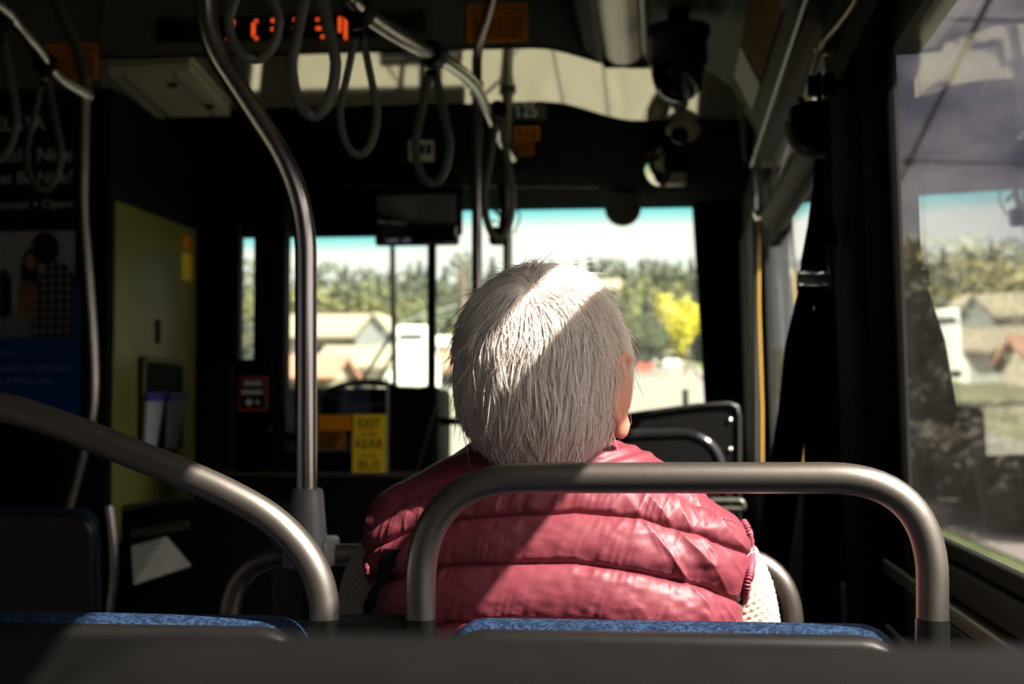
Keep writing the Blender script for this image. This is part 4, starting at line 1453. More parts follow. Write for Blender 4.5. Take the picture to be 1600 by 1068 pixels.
# ================================================================== the passenger
M_skin = mat('weathered fair skin', (0.46, 0.20, 0.13), 0.5, 0.0, 0.08, 30, 0.15, 300, sss=0.5, sssr=(1.0, 0.28, 0.14))
M_vest = mat('rose quilted nylon', (0.168, 0.033, 0.046), 0.46, 0.0, 0.05, 14, 0.10, 1500, spec=0.32)
M_vest2 = mat('rose binding tape', (0.21, 0.035, 0.055), 0.5, 0.0, 0.08, 60, 0.2, 900)
M_knit = mat('cream cotton knit', (0.35, 0.31, 0.235), 0.8, 0.0, 0.06, 80, 0.2, 900, sheen=0.2)
M_pants = mat('dark grey trousers', (0.05, 0.05, 0.06), 0.8, 0.0, 0.1, 60)
M_shoe = mat('brown leather shoe', (0.06, 0.03, 0.02), 0.5)
M_eye = mat('eye white', (0.75, 0.72, 0.68), 0.2)
M_iris = mat('iris', (0.05, 0.04, 0.03), 0.2)
M_hair = mat('white hair', (0.97, 0.93, 0.88), 0.45, 0.0, 0.03, 40, spec=0.35)
_t = M_hair.node_tree
_p = _t.nodes['Principled BSDF']
_tl = _t.nodes.new('ShaderNodeBsdfTranslucent')
_tl.inputs['Color'].default_value = (0.97, 0.92, 0.87, 1)
_mx = _t.nodes.new('ShaderNodeMixShader')
_mx.inputs[0].default_value = 0.42
_t.links.new(_p.outputs['BSDF'], _mx.inputs[1])
_t.links.new(_tl.outputs['BSDF'], _mx.inputs[2])
_t.links.new(_mx.outputs['Shader'], _t.nodes['Material Output'].inputs['Surface'])
M_lips = mat('lips', (0.40, 0.15, 0.12), 0.5)


def v3(*a):
    return np.array(a, float)


HC = np.array(P(847, 565, 1.615))
HC[2] = 1.268
YAW = math.radians(-7)          # head turned slightly to the right
RH = Matrix.Rotation(YAW, 4, 'Z')


def hd_(x, y, z):
    """head-local (x right, y forward, z up) to world"""
    return Vector(HC) + RH.to_3x3() @ Vector((x, y, z))


body = MB()


def cap(p, q, r0, r1, n=14):
    p, q = Vector(p), Vector(q)
    pts = [p.lerp(q, i / n) for i in range(n + 1)]
    rs = [r0 + (r1 - r0) * i / n for i in range(n + 1)]
    body.tube(pts, rs, 18)
    body.ell(p, (r0, r0, r0), 18, 12)
    body.ell(q, (r1, r1, r1), 18, 12)


RM = RH.to_3x3()
# head
body.ell(hd_(0, 0, 0.003), (.0855, .102, .099), 40, 26, RM)
body.ell(hd_(0, -.015, -.045), (.076, .080, .080), 30, 20, RM)
body.ell(hd_(0, .045, -.055), (.060, .060, .062), 28, 18, RM)
body.ell(hd_(0, .073, -.093), (.032, .026, .022), 20, 12, RM)
body.ell(hd_(0, .085, .022), (.056, .022, .018), 20, 12, RM)          # brow
for s in (-1, 1):
    body.ell(hd_(s * .040, .078, -.030), (.024, .022, .022), 16, 10, RM)   # cheeks
    body.ell(hd_(s * .010, .107, -.040), (.009, .010, .008), 12, 8, RM)
body.tube([hd_(0, .100, .012), hd_(0, .112, -.018), hd_(0, .121, -.036)], [.008, .010, .0115], 12)
body.ell(hd_(0, .121, -.036), (.0115, .0115, .0105), 14, 10, RM)
body.ell(hd_(0, .098, -.063), (.024, .010, .0055), 16, 8, RM)
body.ell(hd_(0, .097, -.073), (.022, .010, .006), 16, 8, RM)
# ears
for s in (-1, 1):
    k_ = 1.28 if s > 0 else 1.05
    base_ = Vector((s * (.0905 if s > 0 else .080), -.012, -.034))
    rot = Matrix.Rotation(s * math.radians(-30 if s > 0 else -12), 3, 'Z') @ Matrix.Rotation(math.radians(10), 3, 'X')
    if s > 0:
        rot = Matrix.Rotation(math.radians(9), 3, 'Y') @ rot
    body.ell(hd_(*(base_ + rot @ Vector((s * .004, -.006, .004)))), (.0062 * k_, .018 * k_, .029 * k_), 22, 16, RM @ rot)
    arc = [rot @ (Vector((s * (.006 + .003 * math.sin(a)), -.004 - .018 * math.sin(a), .006 + .029 * math.cos(a))) * k_) + base_ for a in [math.radians(d) for d in range(-40, 165, 15)]]
    body.tube([hd_(*p) for p in arc], .0046 * k_, 10)
    body.ell(hd_(*(base_ + rot @ (Vector((s * .004, .000, -.028)) * k_))), (.0060 * k_, .0105 * k_, .012 * k_), 16, 12, RM @ rot)
# neck and trunk
NB = P(868, 735, 1.65)
cap(hd_(0, -.030, -.07), (NB.x, 1.662, 1.125), .056, .064)
cap(hd_(.0, .0, -.075), (NB.x, 1.675, 1.12), .050, .060)
TX = P(868, 860, 1.63).x
body.ell((TX, 1.655, 1.03), (.165, .088, .10), 30, 20)
body.ell((TX, 1.645, .92), (.165, .100, .15), 30, 20)
body.ell((TX, 1.650, .74), (.155, .105, .16), 30, 20)
body.ell((TX, 1.665, .58), (.165, .115, .11), 30, 20)
for s in (-1, 1):
    cap((NB.x + s * .03, 1.66, 1.10), (TX + s * .165, 1.66, 1.035), .05, .05)
SHR, SHL = P(1112, 884, 1.668), P(632, 872, 1.668)
ELR, ELL_ = P(1172, 1150, 1.715), P(560, 1150, 1.715)
WRR, WRL = Vector((TX + .085, 1.93, .665)), Vector((TX - .085, 1.93, .665))
for a, b, c in ((SHR, ELR, WRR), (SHL, ELL_, WRL)):
    cap(a, b, .043, .037)
    cap(b, c, .035, .025)
# hands resting on the thighs
for s, w in ((1, WRR), (-1, WRL)):
    pal = w + Vector((-s * .012, .045, -.012))
    body.ell(pal, (.038, .046, .016), 20, 12)
    cap(w, pal, .024, .020)
    for i, (dx, ln) in enumerate(((-.030, .062), (-.010, .072), (.010, .068), (.029, .052))):
        p0 = pal + Vector((dx, .036, .002))
        p1 = p0 + Vector((dx * .15, ln * .45, .006))
        p2 = p1 + Vector((dx * .05, ln * .35, -.010))
        p3 = p2 + Vector((0, ln * .2, -.014))
        body.tube([p0 - Vector((0, .012, 0)), p0, p1, p2, p3], [.0095, .0092, .0088, .0080, .0065], 12)
    p0 = pal + Vector((-s * .036, -.012, 0))
    body.tube([p0 + Vector((s * .012, -.006, 0)), p0, p0 + Vector((-s * .016, .024, .0)), p0 + Vector((-s * .018, .046, -.008))], [.012, .0115, .0100, .0075], 12)
# legs
for s in (-1, 1):
    hip, kn, an = Vector((TX + s * .085, 1.69, .575)), Vector((TX + s * .10, 2.055, .555)), Vector((TX + s * .10, 2.03, .10))
    cap(hip, kn, .078, .055)
    cap(kn, an, .052, .036)
    body.ell((an.x, 2.075, .045), (.040, .105, .035), 20, 12)

tmp = body.build('tmp_body', M_skin)
md = tmp.modifiers.new('r', 'REMESH')
md.mode = 'VOXEL'
md.voxel_size = 0.0040
md.use_smooth_shade = True
ms = tmp.modifiers.new('s', 'SMOOTH')
ms.factor = 0.5
ms.iterations = 3
dg = bpy.context.evaluated_depsgraph_get()
bme = bpy.data.meshes.new_from_object(tmp.evaluated_get(dg))
bpy.data.objects.remove(tmp)
person = bpy.data.objects.new('person', bme)
bme.polygons.foreach_set('use_smooth', [True] * len(bme.polygons))
COL.objects.link(person)
tag(person, 'white haired passenger seen from behind in a rose quilted vest over a cream knit sweater', 'person')
for s in (-1, 1):
    e = MB().ell(hd_(s * .032, .086, .003), (.0125, .0125, .0125), 20, 12, RM).build('eye', M_eye, person, True)
    MB().ell(hd_(s * .032, .0962, .003), (.0058, .0035, .0058), 16, 10, RM).build('iris', M_iris, e, True)


# ---------------------------------------------------------------- vest
RT = np.array(ROT.transposed())


def to_px(p):
    d = (p - np.array(CAM)) @ RT.T
    return 800 + F * d[..., 0] / -d[..., 2], 534 - F * d[..., 1] / -d[..., 2]


sil = [(688, 752, 948), (700, 738, 985), (712, 716, 1010), (724, 694, 1028), (740, 662, 1052), (760, 626, 1083), (780, 601, 1108), (800, 589, 1133), (818, 584, 1150), (832, 583, 1157), (860, 586, 1158), (900, 592, 1154),
       (950, 598, 1148), (1000, 602, 1144), (1200, 606, 1140), (1500, 606, 1140)]
cen = [(688, 1.672, .060), (700, 1.668, .070), (724, 1.664, .082), (760, 1.655, .096), (800, 1.650, .108), (860, 1.640, .120), (950, 1.630, .128), (1100, 1.628, .130), (1500, 1.640, .130)]
yv = np.concatenate([np.linspace(688, 1000, 560), np.linspace(1001, 1420, 110)])
NR = len(yv)


def smooth1(a, k=9):
    p = np.pad(a, k, mode='edge')
    w = np.hanning(2 * k + 1)
    return np.convolve(p, w / w.sum(), 'valid')


yu = np.arange(660, 1460, 1.0)


def sm_at(xp, fp, k=12):
    return np.interp(yv, yu, smooth1(np.interp(yu, xp, fp), k))


lft = sm_at([s[0] for s in sil], [s[1] for s in sil], 8)
rgt = sm_at([s[0] for s in sil], [s[2] for s in sil], 8)
cyv = sm_at([s[0] for s in cen], [s[1] for s in cen])
byv = sm_at([s[0] for s in cen], [s[2] for s in cen])
NCOL = 1100
th = np.linspace(0, 2 * np.pi, NCOL, endpoint=False)
# more columns on the back (th = 3/2 pi)
th = th + 0.62 * np.sin(th * 1.0 + np.pi * 0.5) * 1.0
ne = 2.7
cx_ = np.sign(np.cos(th)) * np.abs(np.cos(th)) ** (2 / ne)
sy_ = np.sign(np.sin(th)) * np.abs(np.sin(th)) ** (2 / ne)
V = np.zeros((NR, NCOL, 3))
for i in range(NR):
    A = np.array(P(lft[i], yv[i], cyv[i]))
    B = np.array(P(rgt[i], yv[i], cyv[i]))
    a = (B[0] - A[0]) / 2
    V[i, :, 0] = (A[0] + B[0]) / 2 + a * cx_
    V[i, :, 1] = cyv[i] + byv[i] * sy_
    V[i, :, 2] = (A[2] + B[2]) / 2


def grid_normals(V):
    du = np.roll(V, -1, 1) - np.roll(V, 1, 1)
    dv = np.gradient(V, axis=0)
    n = np.cross(dv, du)
    return n / (np.linalg.norm(n, axis=2, keepdims=True) + 1e-12)


N = grid_normals(V)
if N[NR // 2, np.argmin(np.abs(th - 1.5 * np.pi)), 1] > 0:
    N = -N
px, py = to_px(V)
seam_px = [583, 640, 690, 800, 900, 1000, 1100, 1157]
seams = [[700, 700, 690, 688, 688, 690, 700, 700],
         [835, 782, 758, 742, 741, 752, 795, 838],
         [862, 832, 817, 805, 801, 812, 838, 866],
         [918, 896, 887, 879, 880, 895, 917, 942],
         [1000, 985, 976, 968, 969, 983, 1003, 1024]]
for k in range(5, 12):
    seams.append([v + 88 for v in seams[-1]])
disp = np.zeros_like(px)
sy = np.array([np.interp(px, seam_px, s) for s in seams])       # (K, NR, NC)
sy = sy + (vnoise(px / 60, np.zeros_like(px) + 3, 5) - .5) * 3
for k in range(len(seams) - 1):
    t_ = (py - sy[k]) / (sy[k + 1] - sy[k])
    inside = (t_ >= 0) & (t_ < 1)
    tt_ = np.clip(t_, 0, 1) ** 0.82
    amp = 0.0125 if k >= 1 else 0.006
    if k == 1:
        amp = 0.009
    disp += np.where(inside, amp * (1 - np.abs(2 * tt_ - 1) ** 2.4), 0)
for k in range(1, len(seams)):
    d = py - sy[k]
    strength = 0.35 if k == 1 else 1.0
    disp -= strength * 0.0028 * np.exp(-(d / 3.2) ** 2)
    g1 = 1 - np.abs(2 * vnoise(px / 11 + .30 * d / 11, np.full_like(px, k * 3.1) + d / 60, 21 + k) - 1)
    g2 = 1 - np.abs(2 * vnoise(px / 23 + .45 * d / 23, np.full_like(px, k * 1.7) + d / 90, 51 + k) - 1)
    g3 = vnoise(px / 5.5, np.full_like(px, k * 2.3), 81 + k)
    dens = .35 + .65 * vnoise(px / 90, np.full_like(px, k * 5.3), 91 + k)
    up = np.where(d < 0, np.exp(d / 26), np.exp(-d / 15))
    gap = np.clip((np.abs(d) - .8) / 7, 0, 1)
    disp += strength * dens * gap * up * (0.0042 * g1 ** 1.6 + 0.0050 * g2 ** 1.6 - .0032)
    disp += strength * 0.0012 * (g3 - .5) * np.exp(-(d / 7) ** 2)
# long soft folds, slanting down towards the armholes
u1 = (px + 1.0 * py) / 70
w1 = (px - 0.9 * py) / 240
disp += 0.0055 * (vnoise(u1, w1, 3) - .5)
wr_ = np.clip((px - 960) / 190, 0, 1)
r1 = 1 - np.abs(2 * vnoise((px * .72 - py * .55) / 26, (px * .55 + py * .72) / 150, 9) - 1)
r2 = 1 - np.abs(2 * vnoise((px * .80 - py * .45) / 13, (px * .45 + py * .80) / 80, 19) - 1)
disp += wr_ * (0.0075 * r1 ** 2 + .0022 * r2 ** 2 - .004)
wl_ = np.clip((800 - px) / 190, 0, 1)
disp += 0.0030 * wl_ * (vnoise((px * .75 + py * .62) / 24, (px * .62 - py * .75) / 120, 13) - .5)
disp += 0.0012 * (vnoise(px / 16, py / 10, 31) - .5)
# collar folds
cf = np.clip((745 - py) / 30, 0, 1)
disp += 0.004 * cf * (vnoise((px * .3 + py) / 9, px / 120, 41) - .5)
# slightly tight at the armhole edge
edge_ = np.clip((np.abs(px - 870) - 240) / 45, 0, 1)
disp = disp * (1 - .6 * edge_) + .0065 * edge_
V = V + N * disp[..., None]
# collar roll inside, then down the neck
rings = [V]
top = V[0]
c0 = top.mean(0)
for (k, dz) in ((0.97, .004), (0.92, .006), (0.86, .003), (0.82, -.006), (0.78, -.03)):
    rg = (top - c0) * np.array([k, k, 1]) + c0 + np.array([0, 0, dz])
    rings.insert(0, rg[None])
VV = np.concatenate(rings, 0)
nr = VV.shape[0]
idx = np.arange(nr * NCOL).reshape(nr, NCOL)
a_ = idx[:-1, :]
b_ = np.roll(idx, -1, 1)[:-1, :]
c_ = np.roll(idx, -1, 1)[1:, :]
d_ = idx[1:, :]
faces = np.stack([a_, d_, c_, b_], -1).reshape(-1, 4)
vest = raw_mesh('vest', VV.reshape(-1, 3), faces, M_vest, person)


def surf_y(pxx, pyy):
    """back surface point of the vest nearest to a picture position"""
    sel = V[:, :, 1] < (cyv[:, None] + .02)
    d = np.where(sel, (px - pxx) ** 2 + (py - pyy) ** 2, 1e9)
    i = np.unravel_index(np.argmin(d), d.shape)
    return Vector(V[i])


for nm, pts in (('armhole_binding', [(1150, 820), (1157, 832), (1156, 860), (1154, 890), (1150, 920), (1147, 950), (1144, 1000)]),
                ('armhole_binding', [(590, 815), (586, 832), (589, 860), (595, 890), (600, 915), (604, 950), (608, 1000)])):
    path = bez([surf_y(x, y) + Vector((.002 if x > 870 else -.002, -.004, 0)) for x, y in pts], 40)
    s_ = np.arange(len(path))
    rs_ = (0.0042 + 0.0011 * np.sin(s_ * 1.25) + 0.0008 * (vnoise(s_ / 5.0, s_ * 0, 77) - .5))
    MB().tube(path, list(rs_), 10).build(nm, M_vest2, vest, True, 180)
# stitched shoulder seam
st = MB()
pp = [surf_y(1035 + 115 * u, 764 + 62 * u ** 1.1) for u in np.linspace(0, 1, 34)]
for p in pp[::1]:
    st.ell(p + Vector((0, -.0008, .0004)), (.0011, .0007, .0007), 8, 6)
st.build('stitching', M_vest2, vest, True)


# ---------------------------------------------------------------- knit sweater
def knit_tube(path, radii, name, cols=220, step=0.0011):
    path = bez(path, 24)
    pts = np.array(path)
    seg = np.linalg.norm(np.diff(pts, axis=0), axis=1)
    s = np.concatenate([[0], np.cumsum(seg)])
    n = int(s[-1] / step)
    sq = np.linspace(0, s[-1], n)
    C = np.stack([np.interp(sq, s, pts[:, k]) for k in range(3)], 1)
    r = np.interp(sq / s[-1], np.linspace(0, 1, len(radii)), radii)
    T = np.gradient(C, axis=0)
    T /= np.linalg.norm(T, axis=1, keepdims=True)
    ref = np.array([0, -1.0, 0])
    Nn = ref - T * (T @ ref)[:, None]
    Nn /= np.linalg.norm(Nn, axis=1, keepdims=True)
    Bn = np.cross(T, Nn)
    a = np.linspace(0, 2 * np.pi, cols, endpoint=False)
    row = sq / 0.0068
    ri = np.floor(row)
    ph = row - ri
    ang = a[None, :] * (.052 / 0.0066) / 1.0 + (ri[:, None] % 2) * np.pi * 0.5
    loops = 0.5 + 0.5 * np.cos(ang * 1.0 * 2 * np.pi / (2 * np.pi) * 6.0 / 1.0 * (1 / 1.0) if False else (np.round(.052 * 2 * np.pi / 0.0085) * a[None, :] + (ri[:, None] % 2) * np.pi))
    dd = 0.0022 * np.sin(np.pi * ph)[:, None] ** .7 * (0.35 + 0.65 * loops)
    dd += 0.003 * (vnoise(sq[:, None] * 22 + 0 * a[None], a[None] * 1.5 + 0 * sq[:, None], 8) - .5)
    R_ = (r[:, None] + dd)
    W = C[:, None, :] + Nn[:, None, :] * (np.cos(a)[None, :, None] * R_[..., None]) + Bn[:, None, :] * (np.sin(a)[None, :, None] * R_[..., None])
    return W


allv, allf, off = [], [], 0
for (a, b, c, s) in ((SHR, ELR, WRR, 1), (SHL, ELL_, WRL, -1)):
    inn = Vector((TX + s * .10, 1.655, 1.055))
    W = knit_tube([inn, a, a.lerp(b, .5) + Vector((s * .004, 0, 0)), b, b.lerp(c, .5), c - (c - b) * .04], [.045, .050, .056, .057, .055, .053, .050, .045, .042, .036, .034], 'sleeve')
    n_, m_ = W.shape[:2]
    id_ = np.arange(n_ * m_).reshape(n_, m_)
    f_ = np.stack([id_[:-1], np.roll(id_, -1, 1)[:-1], np.roll(id_, -1, 1)[1:], id_[1:]], -1).reshape(-1, 4)
    allv.append(W.reshape(-1, 3))
    allf.append(f_ + off)
    off += n_ * m_
# trunk of the sweater under the vest
zz = np.linspace(1.075, .55, 60)
aa = np.linspace(0, 2 * np.pi, 80, endpoint=False)
ax_ = np.interp(zz, [.55, .9, 1.02, 1.075], [.168, .168, .155, .10])
ay_ = np.interp(zz, [.55, .9, 1.02, 1.075], [.110, .108, .088, .06])
W = np.stack([TX + ax_[:, None] * np.cos(aa), 1.655 + ay_[:, None] * np.sin(aa), np.repeat(zz[:, None], 80, 1)], -1)
id_ = np.arange(60 * 80).reshape(60, 80)
allf.append(np.stack([id_[:-1], id_[1:], np.roll(id_, -1, 1)[1:], np.roll(id_, -1, 1)[:-1]], -1).reshape(-1, 4) + off)
allv.append(W.reshape(-1, 3))
raw_mesh('sweater', np.concatenate(allv), np.concatenate(allf), M_knit, person)

# trousers and shoes
for s in (-1, 1):
    hip, kn, an = Vector((TX + s * .085, 1.66, .575)), Vector((TX + s * .10, 2.065, .555)), Vector((TX + s * .10, 2.035, .09))
    MB().tube(bez([hip, hip.lerp(kn, .5), kn + Vector((0, -.02, .0)), kn + Vector((0, .0, -.06)), kn.lerp(an, .5), an], 6), [.098] * 7 + [.085] * 6 + [.072] * 6 + [.066] * 6 + [.060] * 6, 20).build('trousers', M_pants, person, True, 180)
    sh = MB()
    sh.ell((an.x, 2.085, .045), (.048, .128, .045), 24, 14)
    sh.build('shoe', M_shoe, person, True)

# ---------------------------------------------------------------- hair
hr = np.array([.0895, .1070, .1035])
Rm = np.array(RM)


def H(u, off):
    """unit direction (head frame) and height above the scalp to world"""
    h3 = np.where(u[..., 2:3] < 0, hr * np.array([1, 1, 1.30]), hr)
    n = u / h3
    n /= np.linalg.norm(n, axis=-1, keepdims=True)
    q = u * h3 + n * off[..., None]
    return HC + np.array([0, 0, .003]) + q @ Rm.T


whorl = np.array([0.03, -0.66, 0.75])
whorl /= np.linalg.norm(whorl)


def gen_roots(n):
    u = nrg.normal(size=(n * 3, 3))
    u /= np.linalg.norm(u, axis=1, keepdims=True)
    x, y, z = u[:, 0], u[:, 1], u[:, 2]
    keep = z > -0.72 + 0.10 * np.abs(x)
    keep &= ~((y > 0.25) & (z < 0.40 + 0.2 * (1 - np.abs(x))))           # face
    keep &= ~((y > -0.12) & (z < 0.12) & (x > .6))                       # in front of and around the ears
    keep &= ~((y > -0.34) & (y <= -0.10) & (z < -0.25) & (x > .6))
    keep &= ~((y > 0.22) & (z < -0.15) & (x < -.6))
    keep &= ~((x > .5) & (z < -.55) & (y > -.55))
    keep &= ~((z < -0.5) & (y > -.2))
    ang = np.arccos(np.clip(u @ whorl, -1, 1))
    bald = np.exp(-(ang / 0.20) ** 2)
    keep &= nrg.random(len(u)) > bald * 0.90
    return u[keep][:n]


NS = 21000
NG = 800
NSEG = 11
G0 = gen_roots(NG)
R0 = gen_roots(NS)
NS = len(R0)


def grow(u0, length, jit, lift, clump=None):
    n = len(u0)
    u = u0.copy()
    out = np.zeros((n, NSEG + 1, 3))
    base = nrg.random(n) * .004 + .001
    out[:, 0] = H(u, np.zeros(n))
    for k in range(NSEG):
        s = (k + 1) / NSEG
        ang = np.arccos(np.clip(u @ whorl, -1, 1))[:, None]
        away = u * (u @ whorl)[:, None] - whorl
        away /= np.linalg.norm(away, axis=1, keepdims=True) + 1e-9
        swirl = np.cross(u, away)
        down = np.array([0, 0, -1.0]) - u * (-u[:, 2:3])
        down /= np.linalg.norm(down, axis=1, keepdims=True) + 1e-9
        wgt = np.clip(ang / 0.85, 0, 1)
        agree = np.clip(.35 + (away * down).sum(1, keepdims=True), 0, 1)
        d = away * (1.15 - .80 * wgt * agree) + swirl * (0.55 * np.exp(-(ang / .42) ** 2)) + down * (0.95 * wgt * agree) + jit * (0.7 + .7 * s)
        back = (u[:, 1:2] < 0)
        d = d - u * (d * u).sum(1, keepdims=True)
        d /= np.linalg.norm(d, axis=1, keepdims=True) + 1e-9
        step = (length / NSEG)[:, None]
        u = u + d * step / 0.100
        u /= np.linalg.norm(u, axis=1, keepdims=True)
        off = base + lift * s ** 1.0
        # tuck in towards the nape
        off = off * (1 - .5 * np.clip((-u[:, 2] - .55) / .25, 0, 1) * s)
        out[:, k + 1] = H(u, off)
    return out


gj = (nrg.normal(size=(NG, 3)) * 0.24)
# broad locks: neighbouring clumps lean the same way
gj += 0.30 * np.stack([np.sin(G0[:, 2] * 9 + G0[:, 0] * 5), np.zeros(NG), np.cos(G0[:, 0] * 8)], 1) * .5
glen = nrg.uniform(.036, .082, NG)
glift = nrg.uniform(.004, .014, NG)
GP = grow(G0, glen, gj, glift)
own = np.argmax(R0 @ G0.T, axis=1)
rj = gj[own] * .8 + nrg.normal(size=(NS, 3)) * .20
rlen = glen[own] * nrg.uniform(.6, 1.15, NS)
rlift = glift[own] * nrg.uniform(.35, 1.05, NS)
SP = grow(R0, rlen, rj, rlift)
s_ = np.linspace(0, 1, NSEG + 1)[None, :, None]
kmix = (0.50 * s_ ** 1.5) * nrg.uniform(.3, 1.0, NS)[:, None, None]
drift = GP[own] - SP
SP = SP + drift * kmix
# stray ends
stray = nrg.random(NS) < .06
sv = nrg.normal(size=(NS, 3)) * .006
SP += np.where(stray[:, None, None], sv[:, None, :] * s_ ** 2 * 1.6, 0)
# long pale strands lying loose on the left of the crown
lo = np.nonzero((R0[:, 0] < -.2) & (R0[:, 1] < -.35) & (R0[:, 2] > .1))[0][:60]
rad0 = nrg.uniform(.00034, .00056, NS)
prof_ = np.concatenate([np.linspace(1, .95, NSEG - 3), np.linspace(.85, .12, 4)])
T = np.gradient(SP, axis=1)
T /= np.linalg.norm(T, axis=2, keepdims=True) + 1e-9
cc = HC
O = SP - cc
O /= np.linalg.norm(O, axis=2, keepdims=True)
B = np.cross(T, O)
B /= np.linalg.norm(B, axis=2, keepdims=True) + 1e-9
O = np.cross(B, T)
RR = rad0[:, None] * prof_[None, :]
ringv = []
for k in range(3):
    a = 2 * np.pi * k / 3 + .5
    ringv.append(SP + (O * np.cos(a) + B * np.sin(a)) * RR[..., None])
HV = np.stack(ringv, 2)              # NS, NSEG+1, 3, 3
base_i = (np.arange(NS)[:, None, None] * (NSEG + 1) + np.arange(NSEG)[None, :, None]) * 3
k0 = np.arange(3)[None, None, :]
k1 = (k0 + 1) % 3
HF = np.stack([base_i + k0, base_i + k1, base_i + 3 + k1, base_i + 3 + k0], -1).reshape(-1, 4)
raw_mesh('hair', HV.reshape(-1, 3), HF, M_hair, person)
# soft undercoat that closes the gaps between strands, open at the face and thin at the crown
uu = MB()
nth, nph = 70, 90
uv_, uf_ = [], []
for i in range(nth + 1):
    t0_ = math.pi * i / nth
    for k in range(nph):
        a = 2 * math.pi * k / nph
        uv_.append((math.sin(t0_) * math.cos(a), math.sin(t0_) * math.sin(a), math.cos(t0_)))
uv_ = np.array(uv_)
ang = np.arccos(np.clip(uv_ @ whorl, -1, 1))
WVv = H(uv_, .0028 - .006 * np.exp(-(ang / .24) ** 2) + .0012 * (vnoise(uv_[:, 0] * 14, uv_[:, 2] * 14 + uv_[:, 1] * 9, 4) - .5))
x, y, z = uv_[:, 0], uv_[:, 1], uv_[:, 2]
okv = (z > -.66) & ~((y > .22) & (z < .45)) & ~((y > -0.10) & (z < 0.04) & (x > .55)) & ~((y > -0.34) & (z < -0.24) & (x > .55)) & ~((y > .22) & (z < -.12))
for i in range(nth):
    for k in range(nph):
        q = [i * nph + k, (i + 1) * nph + k, (i + 1) * nph + (k + 1) % nph, i * nph + (k + 1) % nph]
        if all(okv[j] for j in q):
            uf_.append(q)
raw_mesh('hair_undercoat', WVv, np.array(uf_), mat('grey white undercoat hair', (.86, .80, .74), .6, 0, .15, 90, .5, 500), person)

# black strap round the neck and under the left arm
t = thing('shoulder_strap', P(850, 705, 1.56), 'black bag strap with a metal ring round the passenger neck and side', 'strap')
cc = V[0].mean(0)
path = []
for d in range(200, 345, 6):
    a = math.radians(d)
    path.append(Vector((cc[0] + .083 * math.cos(a) - .004, cc[1] + .068 * math.sin(a), 1.172 + .004 * math.cos(a * 2) - .014 * abs(math.cos(a)))))
st = MB()
vs, fs = [], []
for i, p in enumerate(path):
    o_ = Vector((p.x - cc[0], p.y - cc[1], 0)).normalized()
    lo_, hi_ = p + Vector((0, 0, -.0095)) + o_ * .004, p + Vector((0, 0, .0095))
    vs += [lo_, hi_, hi_ + o_ * .003, lo_ + o_ * .003]
for i in range(len(path) - 1):
    for k in range(4):
        a, b = 4 * i + k, 4 * i + (k + 1) % 4
        fs.append((a, b, b + 4, a + 4))
st.add(vs, fs)
st.build('neck_loop', M_belt, t, True, 30)
bq = P(826, 706, 1.575)
MB().rbox((bq.x - .020, bq.y - .008, bq.z - .014), (bq.x + .012, bq.y, bq.z + .009), .003, 2).build('slider', M_black, t, True)
MB().tube([bq + Vector((.010 + .004 * math.cos(a), -.009, .004 + .005 * math.sin(a))) for a in [2 * math.pi * k / 14 for k in range(15)]], .0012, 8).build('ring', M_chrome, t, True)
side = [surf_y(x, y) + Vector((0, -.004, 0)) for x, y in ((628, 862), (620, 880), (610, 905), (600, 940), (592, 985), (586, 1020))]
webv, webf = [], []
for p in side:
    webv += [p + Vector((-.011, 0, 0)), p + Vector((.011, -.001, 0)), p + Vector((.011, .004, 0)), p + Vector((-.011, .005, 0))]
for i in range(len(side) - 1):
    for k in range(4):
        a, b = 4 * i + k, 4 * i + (k + 1) % 4
        webf.append((a, b, b + 4, a + 4))
MB().add(webv, webf).build('side_strap', M_belt, t, True, 30)

# ================================================================== outside
M_road = mat('pale asphalt', (0.11, 0.103, 0.09), 0.9, 0.0, 0.15, 2)
M_walk = mat('concrete pavement', (0.16, 0.145, 0.125), 0.9, 0.0, 0.12, 3)
M_grass = mat('verge grass', (0.065, 0.09, 0.022), 0.9, 0.0, 0.35, 1.2)
M_earth = mat('hillside ground', (0.085, 0.085, 0.045), 0.95, 0.0, 0.35, .15)


def gz(x, y):
    return -0.42 + (0.056 * (y - 26) if y > 34 else (0.056 * (y - 18) ** 2 / 32 if y > 18 else 0.0)) if y < 200 else -0.42 + 0.056 * 174 + 0.02 * (y - 200)


xs = np.concatenate([np.linspace(-260, -12, 30), np.linspace(-10, 12, 12), np.linspace(15, 200, 24)])
ysn = np.concatenate([np.linspace(-30, 60, 60), np.linspace(64, 420, 60)])
gv = np.array([[(x, y, gz(x, y)) for x in xs] for y in ysn])
n_, m_ = gv.shape[:2]
id_ = np.arange(n_ * m_).reshape(n_, m_)
gf = np.stack([id_[:-1, :-1], id_[:-1, 1:], id_[1:, 1:], id_[1:, :-1]], -1).reshape(-1, 4)
struct(raw_mesh('ground', gv.reshape(-1, 3) - np.array([0, 0, .03]), gf, M_earth))


def strip(name, xa, xb, ya, yb, m, dz, n=80):
    vs, fs = [], []
    for i in range(n + 1):
        y = ya + (yb - ya) * i / n
        vs += [(xa, y, gz(0, y) + dz), (xb, y, gz(0, y) + dz)]
    for i in range(n):
        a = 2 * i
        fs.append((a, a + 1, a + 3, a + 2))
    o = MB()
    o.add(vs, fs)
    return struct(o.build(name, m))


strip('road', -7.5, 2.3, -25, 130, M_road, 0.0)
strip('pavement_kerb', 2.3, 2.5, -25, 130, M_walk, 0.10)
strip('pavement', 3.55, 5.2, -25, 60, M_walk, 0.11)
tag(strip('grass_verge', 2.5, 3.55, -25, 130, M_grass, 0.09), kind='structure')

